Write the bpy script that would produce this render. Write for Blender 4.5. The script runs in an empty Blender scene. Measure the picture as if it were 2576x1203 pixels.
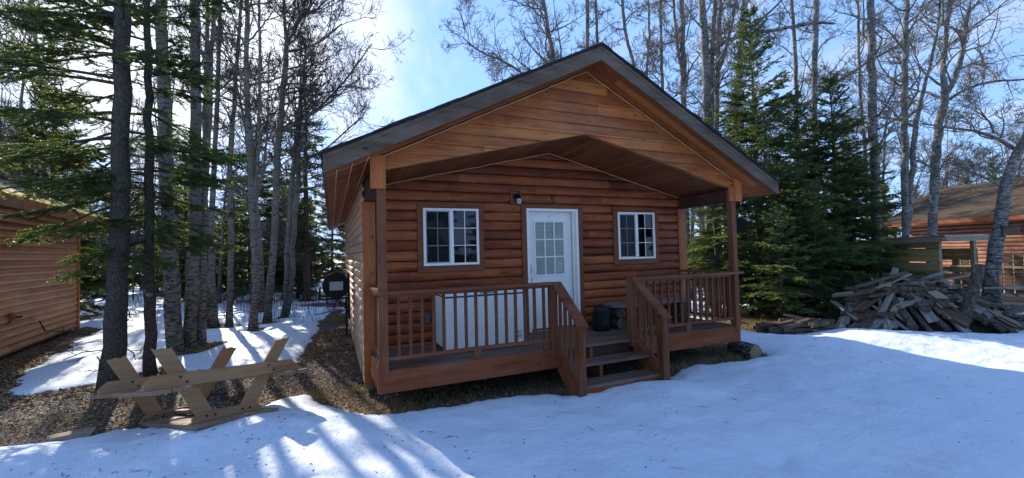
import bpy, math, random
import numpy as np
from mathutils import Vector, Matrix, Euler
random.seed(7); RS = np.random.RandomState(11)
SC = bpy.context.scene
COL = SC.collection
R = math.radians

# ------------------------------------------------------------------ camera (solved from the cabin's geometry)
CAM = np.array([-0.4675, -6.5411, 1.386]); YAW, PITCH, ROLL, FPX = .4058, .031, -.0243, 1060.76
_f = np.array([math.sin(YAW)*math.cos(PITCH), math.cos(YAW)*math.cos(PITCH), math.sin(PITCH)])
_r = np.array([math.cos(YAW), -math.sin(YAW), 0.]); _u = np.cross(_r, _f)
CR = _r*math.cos(ROLL)+_u*math.sin(ROLL); CU = -_r*math.sin(ROLL)+_u*math.cos(ROLL); CF = _f
def ray(x, y): return CF + CR*(x-1288)/FPX - CU*(y-601.5)/FPX
def at(x, y, d): return CAM + ray(x, y)*d                       # point seen at (x,y) at depth d metres
def onz(x, y, z=-.6):
    d = ray(x, y); return CAM + d*((z-CAM[2])/d[2])
cd = bpy.data.cameras.new('camera'); cam = bpy.data.objects.new('camera', cd); COL.objects.link(cam); SC.camera = cam
cd.sensor_width = 36; cd.lens = 36*FPX/2576; cd.clip_start = .05; cd.clip_end = 800
Mx = Matrix(((CR[0], CU[0], -CF[0], CAM[0]), (CR[1], CU[1], -CF[1], CAM[1]), (CR[2], CU[2], -CF[2], CAM[2]), (0, 0, 0, 1)))
cam.matrix_world = Mx

# ------------------------------------------------------------------ mesh builder
class MB:
    def __init__(s): s.V = []; s.n = 0; s.L = []; s.T = []; s.M = []
    def add(s, v, f, mat=0):
        v = np.asarray(v, float).reshape(-1, 3); f = np.asarray(f, int)
        if f.ndim == 1: f = f[None]
        s.V.append(v); s.L.append((f+s.n).ravel()); s.T.append(np.full(len(f), f.shape[1])); s.M.append(np.full(len(f), mat)); s.n += len(v)
        return s
    def box(s, x0, y0, z0, x1, y1, z1, mat=0):
        v = [(x0,y0,z0),(x1,y0,z0),(x1,y1,z0),(x0,y1,z0),(x0,y0,z1),(x1,y0,z1),(x1,y1,z1),(x0,y1,z1)]
        return s.add(v, [(0,3,2,1),(4,5,6,7),(0,1,5,4),(1,2,6,5),(2,3,7,6),(3,0,4,7)], mat)
    def obox(s, c, size, rot=None, mat=0, taper=0.):
        a, b, h = np.array(size)/2
        v = np.array([(-a,-b,-h),(a,-b,-h),(a,b,-h),(-a,b,-h),(-a,-b,h),(a,-b,h),(a,b,h),(-a,b,h)])
        if rot is not None: v = v @ np.array(rot).T
        return s.add(v+np.array(c), [(0,3,2,1),(4,5,6,7),(0,1,5,4),(1,2,6,5),(2,3,7,6),(3,0,4,7)], mat)
    def beam(s, p0, p1, w, h, up=(0,0,1), mat=0):                # w sideways, h along up
        p0 = np.array(p0, float); p1 = np.array(p1, float); t = p1-p0; L = np.linalg.norm(t); t /= L
        sd = np.cross(t, up); sd /= np.linalg.norm(sd); u = np.cross(sd, t)
        Rm = np.stack([t, sd, u], 1)
        return s.obox((p0+p1)/2, (L, w, h), Rm, mat)
    def prism(s, poly, fn, a, b, mat=0):                          # poly 2-D, fn(u,v,w) -> xyz, extruded w from a to b
        n = len(poly); v = [fn(u, w_, a) for u, w_ in poly]+[fn(u, w_, b) for u, w_ in poly]
        s.V.append(np.array(v, float)); base = s.n; s.n += 2*n
        for face in [list(range(n))[::-1], list(range(n, 2*n))]:
            s.L.append(np.array(face)+base); s.T.append(np.array([n])); s.M.append(np.array([mat]))
        for i in range(n):
            j = (i+1) % n; s.L.append(np.array([i, j, n+j, n+i])+base); s.T.append(np.array([4])); s.M.append(np.array([mat]))
        return s
    def tube(s, P, Rr, sides=8, mat=0, cap=True, rough=0.):
        P = np.asarray(P, float); n = len(P); Rr = np.broadcast_to(np.asarray(Rr, float), (n,))
        T = np.gradient(P, axis=0); T /= np.linalg.norm(T, axis=1)[:, None]+1e-9
        ref = np.array([0,1,0.]) if abs(T[0][1]) < .8 else np.array([1,0,0.])
        N = np.cross(T, ref); N /= np.linalg.norm(N, axis=1)[:, None]+1e-9; B = np.cross(T, N)
        a = np.arange(sides)*2*math.pi/sides
        rr = Rr[:, None]*(1+rough*RS.uniform(-1, 1, (n, sides)))
        v = P[:, None]+rr[..., None]*(np.cos(a)[None, :, None]*N[:, None]+np.sin(a)[None, :, None]*B[:, None])
        i = np.arange(n-1)[:, None]*sides; k = np.arange(sides)[None]; k2 = (k+1) % sides
        f = np.stack([i+k, i+k2, i+sides+k2, i+sides+k], -1).reshape(-1, 4)
        base = s.n; s.add(v.reshape(-1, 3), f, mat)
        if cap:
            for st, rev in ((0, 1), ((n-1)*sides, 0)):
                q = np.arange(sides)+base+st
                if rev: q = q[::-1]
                s.L.append(q); s.T.append(np.array([sides])); s.M.append(np.array([mat]))
        return s
    def segs(s, P0, P1, r0, r1, sides=3, mat=0):                  # many straight tapered sticks at once
        P0 = np.asarray(P0); P1 = np.asarray(P1); m = len(P0)
        if m == 0: return s
        T = P1-P0; T /= np.linalg.norm(T, axis=1)[:, None]+1e-9
        ref = np.where(np.abs(T[:, 2:3]) < .9, np.array([[0,0,1.]]), np.array([[1.,0,0]]))
        N = np.cross(T, ref); N /= np.linalg.norm(N, axis=1)[:, None]+1e-9; B = np.cross(T, N)
        a = np.arange(sides)*2*math.pi/sides
        o = np.cos(a)[None, :, None]*N[:, None]+np.sin(a)[None, :, None]*B[:, None]
        r0 = np.broadcast_to(r0, (m,))[:, None, None]; r1 = np.broadcast_to(r1, (m,))[:, None, None]
        v = np.concatenate([P0[:, None]+o*r0, P1[:, None]+o*r1], 1)
        i = (np.arange(m)*2*sides)[:, None]; k = np.arange(sides)[None]; k2 = (k+1) % sides
        f = np.stack([i+k, i+k2, i+sides+k2, i+sides+k], -1).reshape(-1, 4)
        return s.add(v.reshape(-1, 3), f, mat)
    def build(s, name, mats, parent=None, smooth=False, origin=None):
        me = bpy.data.meshes.new(name)
        V = np.concatenate(s.V) if s.V else np.zeros((0, 3)); Lp = np.concatenate(s.L); T = np.concatenate(s.T); M = np.concatenate(s.M)
        if origin is not None: V = V-np.array(origin)
        me.vertices.add(len(V)); me.vertices.foreach_set('co', V.astype(np.float32).ravel())
        me.loops.add(len(Lp)); me.loops.foreach_set('vertex_index', Lp.astype(np.int32))
        st = np.concatenate([[0], np.cumsum(T)[:-1]])
        me.polygons.add(len(T)); me.polygons.foreach_set('loop_start', st.astype(np.int32)); me.polygons.foreach_set('loop_total', T.astype(np.int32))
        me.polygons.foreach_set('material_index', M.astype(np.int32)); me.polygons.foreach_set('use_smooth', np.full(len(T), bool(smooth)))
        if not isinstance(mats, (list, tuple)): mats = [mats]
        for m in mats: me.materials.append(m)
        me.update(calc_edges=True); me.validate()
        o = bpy.data.objects.new(name, me); COL.objects.link(o)
        if parent is not None: o.parent = parent
        if origin is not None: o.location = origin
        return o
def tag(o, label=None, cat=None, group=None, kind=None):
    if label: o['label'] = label
    if cat: o['category'] = cat
    if group: o['group'] = group
    if kind: o['kind'] = kind
    return o
def thing(name, label, cat, loc=(0,0,0), rz=0, group=None):
    o = bpy.data.objects.new(name, None); COL.objects.link(o); o.location = loc; o.rotation_euler = (0, 0, rz); o.empty_display_size = .1
    return tag(o, label, cat, group)
def copy_tree(o, label=None):
    c = o.copy(); COL.objects.link(c)
    if label: c['label'] = label
    for ch in o.children:
        d = ch.copy(); COL.objects.link(d); d.parent = c
        for g in ch.children:
            e = g.copy(); COL.objects.link(e); e.parent = d
    return c

# ------------------------------------------------------------------ materials
class NT:
    def __init__(s, name):
        s.m = bpy.data.materials.new(name); s.m.use_nodes = True; s.t = s.m.node_tree; s.t.nodes.clear()
        s.out = s.N('ShaderNodeOutputMaterial'); s.b = s.N('ShaderNodeBsdfPrincipled'); s.t.links.new(s.b.outputs[0], s.out.inputs[0])
    def N(s, t, **k):
        n = s.t.nodes.new(t)
        for a, v in k.items(): setattr(n, a, v)
        return n
    def L(s, a, b): s.t.links.new(a, b)
    def I(s, n, key, v):
        if hasattr(v, 'is_output') or isinstance(v, bpy.types.NodeSocket): s.L(v, n.inputs[key])
        else: n.inputs[key].default_value = v
    def coord(s, scale=(1,1,1), loc=(0,0,0), kind='Object'):
        tc = s.N('ShaderNodeTexCoord'); mp = s.N('ShaderNodeMapping'); s.L(tc.outputs[kind], mp.inputs[0]); mp.inputs['Scale'].default_value = scale; mp.inputs['Location'].default_value = loc
        return mp.outputs[0]
    def noise(s, vec, scale=5, detail=4, rough=.5, dist=0):
        n = s.N('ShaderNodeTexNoise'); s.L(vec, n.inputs['Vector']); n.inputs['Scale'].default_value = scale; n.inputs['Detail'].default_value = detail; n.inputs['Roughness'].default_value = rough; n.inputs['Distortion'].default_value = dist
        return n.outputs[0]
    def vor(s, vec, scale=5, feat='F1', out='Distance', rnd=1):
        n = s.N('ShaderNodeTexVoronoi', feature=feat); s.L(vec, n.inputs['Vector']); n.inputs['Scale'].default_value = scale; n.inputs['Randomness'].default_value = rnd
        return n.outputs[out]
    def ramp(s, fac, stops, interp='LINEAR'):
        r = s.N('ShaderNodeValToRGB'); s.L(fac, r.inputs[0]); e = r.color_ramp; e.interpolation = interp
        while len(e.elements) < len(stops): e.elements.new(.5)
        for q, (p, c) in zip(e.elements, stops):
            q.position = p; q.color = (c, c, c, 1) if isinstance(c, (int, float)) else (*c, 1)
        return r.outputs[0]
    def math(s, op, a, b=0., c=None, clamp=False):
        n = s.N('ShaderNodeMath', operation=op); n.use_clamp = clamp; s.I(n, 0, a); s.I(n, 1, b)
        if c is not None: s.I(n, 2, c)
        return n.outputs[0]
    def mix(s, f, a, b, mode='MIX'):
        n = s.N('ShaderNodeMix', data_type='RGBA', blend_type=mode); s.I(n, 0, f)
        for k, v in ((6, a), (7, b)):
            if isinstance(v, (tuple, list)): n.inputs[k].default_value = (*v, 1) if len(v) == 3 else v
            else: s.L(v, n.inputs[k])
        return n.outputs[2]
    def sep(s, vec):
        n = s.N('ShaderNodeSeparateXYZ'); s.L(vec, n.inputs[0]); return n.outputs
    def comb(s, x, y, z):
        n = s.N('ShaderNodeCombineXYZ'); s.I(n, 0, x); s.I(n, 1, y); s.I(n, 2, z); return n.outputs[0]
    def bump(s, h, strength=.3, dist=.02):
        n = s.N('ShaderNodeBump'); s.L(h, n.inputs['Height']); n.inputs['Strength'].default_value = strength; n.inputs['Distance'].default_value = dist
        s.L(n.outputs[0], s.b.inputs['Normal']); return n
    def fin(s, col=None, rough=.7, spec=.3):
        if col is not None: s.I(s.b, 'Base Color', (*col, 1) if isinstance(col, tuple) else col)
        s.I(s.b, 'Roughness', rough); s.b.inputs['Specular IOR Level'].default_value = spec
        return s.m

def m_wood(name, dark, mid, light, along=0, course=None, caxis=2, seam=0., knots=1., rough=.55, spec=.35, weather=None, wamt=.0, bump=.25, coff=0., bvar=.8):
    """stained boards; along = grain axis; course = board height along caxis (per-board tint)"""
    n = NT(name); o = n.coord(); x, y, z = n.sep(o); ax = [x, y, z]
    if course:
        c = n.math('DIVIDE', n.math('ADD', ax[caxis], coff), course); fl = n.math('FLOOR', c); fr = n.math('FRACT', c)
        # a board along the course changes at random butt joints
        seg = n.math('FLOOR', n.math('DIVIDE', n.math('ADD', ax[along], n.math('MULTIPLY', fl, 1.37)), 2.9))
        wn = n.N('ShaderNodeTexWhiteNoise', noise_dimensions='2D'); n.L(n.comb(fl, seg, 0), wn.inputs[0]); rnd = wn.outputs[0]
        off = n.math('MULTIPLY', rnd, 17.)
    else: rnd = None; off = 0.
    sc = [6, 6, 6]; sc[along] = .55
    P = [n.math('MULTIPLY', n.math('ADD', a, off) if course else a, k) for a, k in zip(ax, sc)]
    v = n.comb(*P)
    g = n.noise(v, 3.2, 5, .6, .6); g2 = n.noise(v, 14, 3, .6)
    blot = n.noise(o, 1.7, 3, .5)
    t = n.math('ADD', n.math('MULTIPLY', g, .75), n.math('MULTIPLY', g2, .25))
    t = n.math('ADD', t, n.math('MULTIPLY', n.math('SUBTRACT', blot, .5), .5))
    if course: t = n.math('ADD', t, n.math('MULTIPLY', n.math('SUBTRACT', rnd, .5), .42*bvar))
    col = n.ramp(t, [(.28, dark), (.5, mid), (.74, light)])
    if knots:
        ks = [7, 7, 7]; ks[along] = 4.2
        kv = n.comb(*[n.math('MULTIPLY', n.math('ADD', a, off) if course else a, k) for a, k in zip(ax, ks)])
        kd = n.vor(kv, .85); kn = n.math('ADD', kd, n.math('MULTIPLY', g2, .05))
        kf = n.ramp(kn, [(.07, .0), (.19, 1.)])
        kf = n.math('ADD', n.math('MULTIPLY', n.math('SUBTRACT', 1, kf), knots*.8), 0., clamp=True)
        col = n.mix(kf, col, tuple(.22*c for c in dark))
    if weather:
        wm = n.ramp(n.noise(n.comb(*[n.math('MULTIPLY', a, (.5 if i == along else 3.)) for i, a in enumerate(ax)]), 1.6, 5, .6), [(.5-.25*wamt, 0.), (.72, wamt)])
        col = n.mix(wm, col, weather)
    if seam and course:
        e = n.math('MINIMUM', fr, n.math('SUBTRACT', 1, fr)); sf = n.ramp(e, [(seam*.4, 0.), (seam, 1.)])
        col = n.mix(n.math('SUBTRACT', 1, sf), col, tuple(.18*c for c in dark))
        hgt = n.math('ADD', n.math('MULTIPLY', sf, 1.5), n.math('MULTIPLY', g, .35))
    else: hgt = n.math('ADD', n.math('MULTIPLY', g, .6), n.math('MULTIPLY', g2, .4))
    n.bump(hgt, bump, .008)
    rg = n.math('ADD', rough-.12, n.math('MULTIPLY', blot, .24))
    return n.fin(col, rg, spec)
def m_plain(name, col, rough=.5, spec=.4, metal=0., var=.12, vs=9., bump=0.):
    n = NT(name); o = n.coord(); k = n.noise(o, vs, 4, .6)
    c = n.mix(n.ramp(k, [(.3, 0.), (.75, 1.)]), tuple(a*(1-var) for a in col), tuple(min(1, a*(1+var)) for a in col))
    if bump: n.bump(n.noise(o, vs*6, 4, .6), bump, .004)
    n.b.inputs['Metallic'].default_value = metal
    return n.fin(c, rough, spec)

WD = {}
WD['log'] = m_wood('log_siding_stain', (.10,.021,.007), (.225,.048,.013), (.40,.108,.030), 0, .1555, 2, .055, 1.0, .48, .25, (.38,.14,.065), .28, .3, .27, 1.)
WD['side'] = m_wood('sunlit_tone_log_siding', (.34,.15,.066), (.55,.28,.14), (.70,.42,.25), 1, .1555, 2, .05, .9, .5, .4, (.6,.50,.42), .4, .3, .27, .8)  # lighter copy of the log stain, sun on this wall put into the colour
WD['gable'] = m_wood('gable_lap_board', (.24,.058,.012), (.43,.122,.026), (.58,.20,.05), 0, .155, 2, 0, 1., .5, .4, (.42,.23,.10), .35, .3, .125, .85)
WD['trim'] = m_wood('dark_trim_stain', (.12,.031,.010), (.19,.052,.015), (.26,.078,.024), 0, None, 2, 0, .35, .55, .3, (.2,.13,.1), .2)
WD['trimv'] = m_wood('dark_trim_stain_upright', (.12,.031,.010), (.19,.052,.015), (.26,.078,.024), 2, None, 2, 0, .35, .55, .3, (.2,.13,.1), .2)
WD['rail'] = m_wood('railing_stain', (.095,.026,.010), (.175,.049,.018), (.255,.080,.033), 0, None, 2, 0, .5, .65, .15, (.27,.145,.09), .55)
WD['railv'] = m_wood('upright_railing_stain', (.095,.026,.010), (.175,.049,.018), (.255,.080,.033), 2, None, 2, 0, .5, .65, .15, (.27,.145,.09), .5)
WD['corner'] = m_wood('corner_board_stain', (.22,.058,.013), (.36,.100,.022), (.46,.15,.038), 2, None, 2, 0, .9, .5, .35, None, 0)
WD['endcap'] = m_wood('fresh_beam_cap', (.32,.085,.018), (.50,.145,.032), (.62,.22,.06), 2, None, 2, 0, .9, .5, .35, None, 0)
WD['beam'] = m_wood('dark_beam_stain', (.045,.022,.015), (.075,.034,.022), (.11,.05,.032), 1, None, 2, 0, .4, .6, .3, None, 0)
WD['deck'] = m_wood('worn_deck_board', (.09,.038,.022), (.155,.070,.042), (.23,.12,.075), 0, .142, 1, .045, .3, .65, .3, (.26,.21,.18), .75, .3, 0.03)
WD['skirt'] = m_wood('skirt_board_stain', (.13,.034,.012), (.225,.058,.020), (.31,.093,.034), 0, None, 2, 0, .7, .65, .15, (.36,.165,.09), .45)
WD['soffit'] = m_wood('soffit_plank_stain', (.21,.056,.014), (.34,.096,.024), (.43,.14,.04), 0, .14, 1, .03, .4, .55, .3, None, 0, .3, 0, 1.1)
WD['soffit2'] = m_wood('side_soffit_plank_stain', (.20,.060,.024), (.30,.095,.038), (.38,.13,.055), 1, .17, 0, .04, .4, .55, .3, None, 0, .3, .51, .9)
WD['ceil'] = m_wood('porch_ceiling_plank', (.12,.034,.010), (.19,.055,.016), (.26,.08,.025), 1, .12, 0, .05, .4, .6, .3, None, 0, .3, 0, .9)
WD['fascia'] = m_wood('weathered_fascia', (.050,.028,.017), (.095,.058,.036), (.155,.10,.066), 0, None, 2, 0, 1.0, .75, .25, (.22,.175,.135), .6, .4)
WD['picnic'] = m_wood('faded_tan_paint', (.27,.135,.055), (.385,.20,.088), (.46,.255,.12), 0, None, 2, 0, .25, .7, .25, (.34,.26,.19), .3, .3)
WD['grey'] = m_wood('weathered_grey_board', (.10,.085,.07), (.19,.165,.14), (.32,.29,.255), 0, None, 2, 0, .5, .85, .2, (.4,.38,.35), .5, .5)
WD['brownp'] = m_wood('damp_brown_board', (.045,.030,.020), (.095,.062,.040), (.16,.11,.075), 0, None, 2, 0, .5, .85, .2, (.2,.17,.14), .3, .5)
WD['tanp'] = m_wood('pale_cut_board', (.22,.16,.10), (.33,.25,.165), (.42,.34,.24), 0, None, 2, 0, .4, .8, .2, None, 0, .4)
WD['rough'] = m_wood('rough_sawn_shed_board', (.27,.165,.055), (.46,.30,.11), (.58,.40,.17), 0, .19, 2, 0, .5, .8, .2, (.3,.26,.2), .5, .5, 0, 1.4)
WD['ncab'] = m_wood('neighbour_log_siding', (.30,.105,.028), (.48,.185,.052), (.60,.28,.10), 0, .165, 2, 0, .6, .42, .55, None, 0, .3, 0, .9)
WD['rcab'] = m_wood('red_log_siding', (.20,.065,.035), (.30,.11,.06), (.42,.19,.11), 0, .16, 2, 0, .4, .45, .5, None, 0, .3, 0, .8)
M_WHITE = m_plain('white_enamel', (.88,.84,.78), .35, .5, 0, .04)
M_WHITEP = m_plain('white_paint', (.90,.86,.79), .4, .45, 0, .05)
M_BLACK = m_plain('black_paint', (.007,.007,.0075), .5, .22, 0, .3)
M_RUST = m_plain('dark_iron', (.02,.018,.016), .6, .4, .3, .4)
M_GASKET = m_plain('dark_rubber_gasket', (.02,.02,.022), .7, .2)
M_BRASS = m_plain('worn_brass', (.55,.42,.22), .3, .5, .9, .2)
M_LABEL = m_plain('faded_paper_label', (.42,.41,.38), .7, .2, 0, .08)
M_CORD = m_plain('tan_rope', (.62,.42,.22), .6, .3, 0, .1)
M_MET = m_plain('galvanised_sheet', (.36,.37,.38), .4, .5, .7, .15)
M_CONC = m_plain('rough_concrete', (.26,.25,.23), .9, .2, 0, .25, 12, .5)
M_DARKIN = m_plain('dark_gap', (.01,.009,.008), .9, .1)
def m_glass():
    n = NT('dark_window_glass'); o = n.coord()
    n.bump(n.noise(o, 2.2, 2, .5), .05, .02)
    return n.fin((.004, .0045, .005), .03, .5)
M_GLASS = m_glass()
def m_blind():
    n = NT('mini_blind_behind_glass'); o = n.coord(); x, y, z = n.sep(o)
    w = n.math('FRACT', n.math('MULTIPLY', z, 42)); c = n.ramp(w, [(.0, (.12,.13,.11)), (.25, (.36,.38,.33)), (.8, (.44,.46,.41)), (1., (.14,.15,.13))])
    c = n.mix(n.ramp(n.noise(o, 7, 4, .6), [(.4, 0.), (.7, .4)]), c, (.2,.22,.17))
    n.b.inputs['Coat Weight'].default_value = 1.; n.b.inputs['Coat Roughness'].default_value = .05
    return n.fin(c, .5, .4)
M_BLIND = m_blind()
def m_lampglass():
    n = NT('clear_lamp_glass'); n.b.inputs['Transmission Weight'].default_value = .55; return n.fin((.85,.86,.86), .12, .6)
M_LAMPG = m_lampglass()
def m_shingle(name, cols, course=.14):
    n = NT(name); o = n.coord(); x, y, z = n.sep(o)
    br = n.N('ShaderNodeTexBrick'); n.L(n.comb(y, x, 0), br.inputs['Vector']); br.inputs['Scale'].default_value = 1; br.inputs['Brick Width'].default_value = .3; br.inputs['Row Height'].default_value = course; br.inputs['Mortar Size'].default_value = .006
    br.inputs['Color1'].default_value = (*cols[0], 1); br.inputs['Color2'].default_value = (*cols[1], 1); br.inputs['Mortar'].default_value = (.01,.01,.01,1)
    c = n.mix(n.ramp(n.noise(o, 1.2, 5, .65), [(.35, 0.), (.7, .8)]), br.outputs[0], cols[2])
    n.bump(n.math('ADD', n.noise(o, 60, 3, .6), n.math('MULTIPLY', br.outputs[1], -1.5)), .5, .01)
    return n.fin(c, .9, .2)
M_SHING = m_shingle('dark_shingle', ((.035,.032,.034), (.055,.05,.052), (.03,.028,.03)))
M_SHINGB = m_shingle('brown_shingle', ((.10,.075,.055), (.15,.115,.085), (.19,.15,.115)))
def m_moss():
    n = NT('mossy_roof_edge'); o = n.coord(); c = n.ramp(n.noise(o, 9, 5, .7), [(.3, (.16,.10,.02)), (.5, (.55,.37,.04)), (.7, (.75,.55,.09))]); n.bump(n.noise(o, 30, 4, .6), .6, .02); return n.fin(c, .9, .1)
M_MOSS = m_moss()
SUNX, SUNEL, SUNE = -.262, 25.5, 2.2
SKYS, EXPO, CB, SKYG, CLOC, SK = .15, 1.95, .225, (.92, 1.05, 1.17), (.35, .1, 0), (1.2, 2.1, 4.2)
PTVALS = dict(loc=(-1.947,-.265,-.545), rot=(.593,-.181,.099), w=.834, Lt=2.03, s=.724, bl=1.566, hb=.433, lb=.178, lt=.631, lw=.17, H=.843, sw=.323, so=.785)
# ------------------------------------------------------------------ the red log cabin
W, LEN, P, OV, EV = 6.15, 9.0, 1.225, .414, .51
ZS, SL, FH = 2.548, .498, .19            # soffit height at wall line, roof slope, fascia height
ZC, SCL = 2.396, .2387                    # porch ceiling
ZSK, DL = -.262, .063
DK0, DK1 = DL, W-DL
SX0, SX1 = 2.47, 3.80
YF = -P-OV
def clip(poly, a, b, c):                  # keep a*u+b*v<=c
    out = []
    for i in range(len(poly)):
        p, q = poly[i], poly[(i+1) % len(poly)]; dp = a*p[0]+b*p[1]-c; dq = a*q[0]+b*q[1]-c
        if dp <= 0: out.append(p)
        if dp*dq < 0: t = dp/(dp-dq); out.append((p[0]+t*(q[0]-p[0]), p[1]+t*(q[1]-p[1])))
    return out
def logskin(mb, u0, u1, z0, z1, course, depth, fn, holes=(), halfs=(), prof='log', rows=6, off=0.):
    """fn(u, out, z) -> xyz ; out = how far the face stands proud"""
    k = math.floor((z0+off)/course)
    while True:
        c0 = k*course-off
        if c0 >= z1: break
        for r in range(rows):
            a0, a1 = r/rows, (r+1)/rows; za, zb = c0+a0*course, c0+a1*course
            if zb <= z0 or za >= z1: continue
            za_, zb_ = max(za, z0), min(zb, z1)
            def pr_(a):
                if prof == 'log': return depth*(1-abs(2*a-1)**2.6)
                return depth*(1-a) if a < .985 else 0
            cuts = [(u0, u1)]; zm = (za_+zb_)/2
            for (h0, h1, g0, g1) in holes:
                if g0 < zm < g1: cuts = [s_ for (p_, q_) in cuts for s_ in ((p_, min(q_, h0)), (max(p_, h1), q_)) if s_[1] > s_[0]]
            for (p_, q_) in cuts:
                pol = [(p_, za_), (q_, za_), (q_, zb_), (p_, zb_)]
                for (a, b, c) in halfs:
                    pol = clip(pol, a, b, c)
                    if len(pol) < 3: break
                if len(pol) < 3: continue
                vs = [fn(u, pr_(min(1, max(0, (z-c0)/course))), z) for u, z in pol]
                mb.add(vs, list(range(len(vs))))
        k += 1
cabin = thing('log_cabin', 'reddish brown log cabin with gabled front porch and number 5 above its white door', 'cabin', (0, 0, 0))
HOLES = [(.80, 1.77, 1.16, 2.14), (4.45, 5.41, 1.15, 2.13), (2.60, 3.62, -.05, 2.13), (2.33, 2.51, 2.20, 2.43)]
roofh = [(-SL, 1, ZS), (SL, 1, ZS+SL*W)]
mb = MB()
logskin(mb, .15, W-.12, -.47, 4.0, .1555, .030, lambda u, o, z: (u, -o, z), HOLES, roofh, off=.27)
# solid core behind the skin, with the door opening left free
for (x0, x1, z0, z1) in ((.02, 2.60, -.47, 2.55), (3.62, W-.02, -.47, 2.55), (2.60, 3.62, 2.13, 2.55), (2.60, 3.62, -.47, -.01)): mb.box(x0, .012, z0, x1, .14, z1)
mb.build('front_wall', WD['log'], cabin)
mb = MB(); logskin(mb, .03, LEN, -.47, ZS, .1555, .034, lambda u, o, z: (-o, u, z), (), (), off=.27); mb.box(.004, .141, -.47, .1, LEN-.11, ZS)
mb.box(-.03, .02, -.53, -.004, LEN, -.475)
mb.build('side_wall', WD['side'], cabin)
mb = MB(); logskin(mb, .03, LEN, -.47, ZS, .1555, .034, lambda u, o, z: (W+o, u, z), (), (), off=.27); mb.box(W-.1, .141, -.47, W-.004, LEN-.11, ZS)
mb.box(0, LEN-.1, -.47, W, LEN, ZS+.0)
mb.prism([(0, ZS), (W, ZS), (W/2, ZS+SL*W/2)], lambda a, b, c: (a, c, b), LEN-.1, LEN)
mb.build('side_wall', WD['log'], cabin)
# corner boards
def part(name, m, **k):
    return lambda mb: mb.build(name, m, cabin, **k)
mb = MB().box(-.045, -.05, -.50, .135, -.006, 2.17); mb.build('corner_board', WD['corner'], cabin)
mb = MB().box(W-.12, -.05, -.30, W+.03, -.006, 2.17); mb.box(W-.155, -.045, -.27, W-.122, -.006, 2.17); mb.build('corner_board', WD['corner'], cabin)
# front gable: lap boards with the porch opening cut out
mb = MB(); YG = -P
for side in (0, 1):
    k = 0
    while True:
        z0 = 2.18+k*.155; z1 = z0+.155
        if z0 > 4.1: break
        pol = [(0 if not side else W/2, z0), (W/2 if not side else W, z0), (W/2 if not side else W, z1), (0 if not side else W/2, z1)]
        hs = [(-SL, 1, ZS-.01), (SCL, -1, -(ZC-.0))] if not side else [(SL, 1, ZS-.01+SL*W), (-SCL, -1, -(ZC+SCL*W))]
        for h in hs:
            pol = clip(pol, *h)
            if len(pol) < 3: break
        if len(pol) >= 3:
            yo = lambda z: YG-.012-.026*(1-(z-z0)/.155)
            n_ = len(pol); f = [(u, yo(z), z) for u, z in pol]; b = [(u, YG+.05, z) for u, z in pol]
            mb.add(f+b, list(range(n_)))
            for i in range(n_):
                j = (i+1) % n_
                if abs(pol[i][0]-W/2) < 1e-6 and abs(pol[j][0]-W/2) < 1e-6: continue
                mb.add([f[i], f[j], b[j], b[i]], [0, 1, 2, 3])
        k += 1
mb.build('front_gable', WD['gable'], cabin)
# beams on both sides of the porch, cap boards, posts
for x0, x1, e in ((-.02, .12, -1), (W-.12, W+.02, 1)):
    MB().box(x0+.005, -P+.052, 2.176, x1-.005, -.052, 2.40).build('side_beam', WD['beam'], cabin)
    c0, c1 = (-.03, .145) if e < 0 else (W-.075, W+.085)
    MB().box(c0, -P-.085, 2.185, c1, -P-.04, 2.585 if e < 0 else 2.62).build('beam_cap', WD['endcap'], cabin)
MB().box(W-.20, -P-.07, 2.19, W-.078, -P-.039, 2.43).build('beam_cap', WD['corner'], cabin)
for x in (.098, 6.06):
    MB().box(x-.052, -P-.05, .0, x+.052, -P+.05, 2.40).build('porch_post', WD['railv'], cabin)
# porch ceiling
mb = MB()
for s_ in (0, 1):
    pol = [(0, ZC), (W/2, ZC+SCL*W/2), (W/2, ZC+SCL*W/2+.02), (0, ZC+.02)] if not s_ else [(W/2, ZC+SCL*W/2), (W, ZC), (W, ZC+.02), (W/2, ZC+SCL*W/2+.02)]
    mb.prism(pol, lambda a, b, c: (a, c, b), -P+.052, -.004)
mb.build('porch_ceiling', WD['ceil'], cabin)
# roof
roof_root = None
def slab(mb, x0, x1, dz0, dz1, y0, y1, left=True, mat=0):
    f = lambda x: ZS+SL*(x if left else W-x)
    mb.prism([(x0, f(x0)+dz0), (x1, f(x1)+dz0), (x1, f(x1)+dz1), (x0, f(x0)+dz1)], lambda a, b, c: (a, c, b), y0, y1, mat)
mb = MB()
slab(mb, -EV-.05, W/2, FH+.003, FH+.022, YF-.045, LEN+.44, True); slab(mb, W/2, W+EV+.05, FH+.003, FH+.022, YF-.045, LEN+.44, False)
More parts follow.
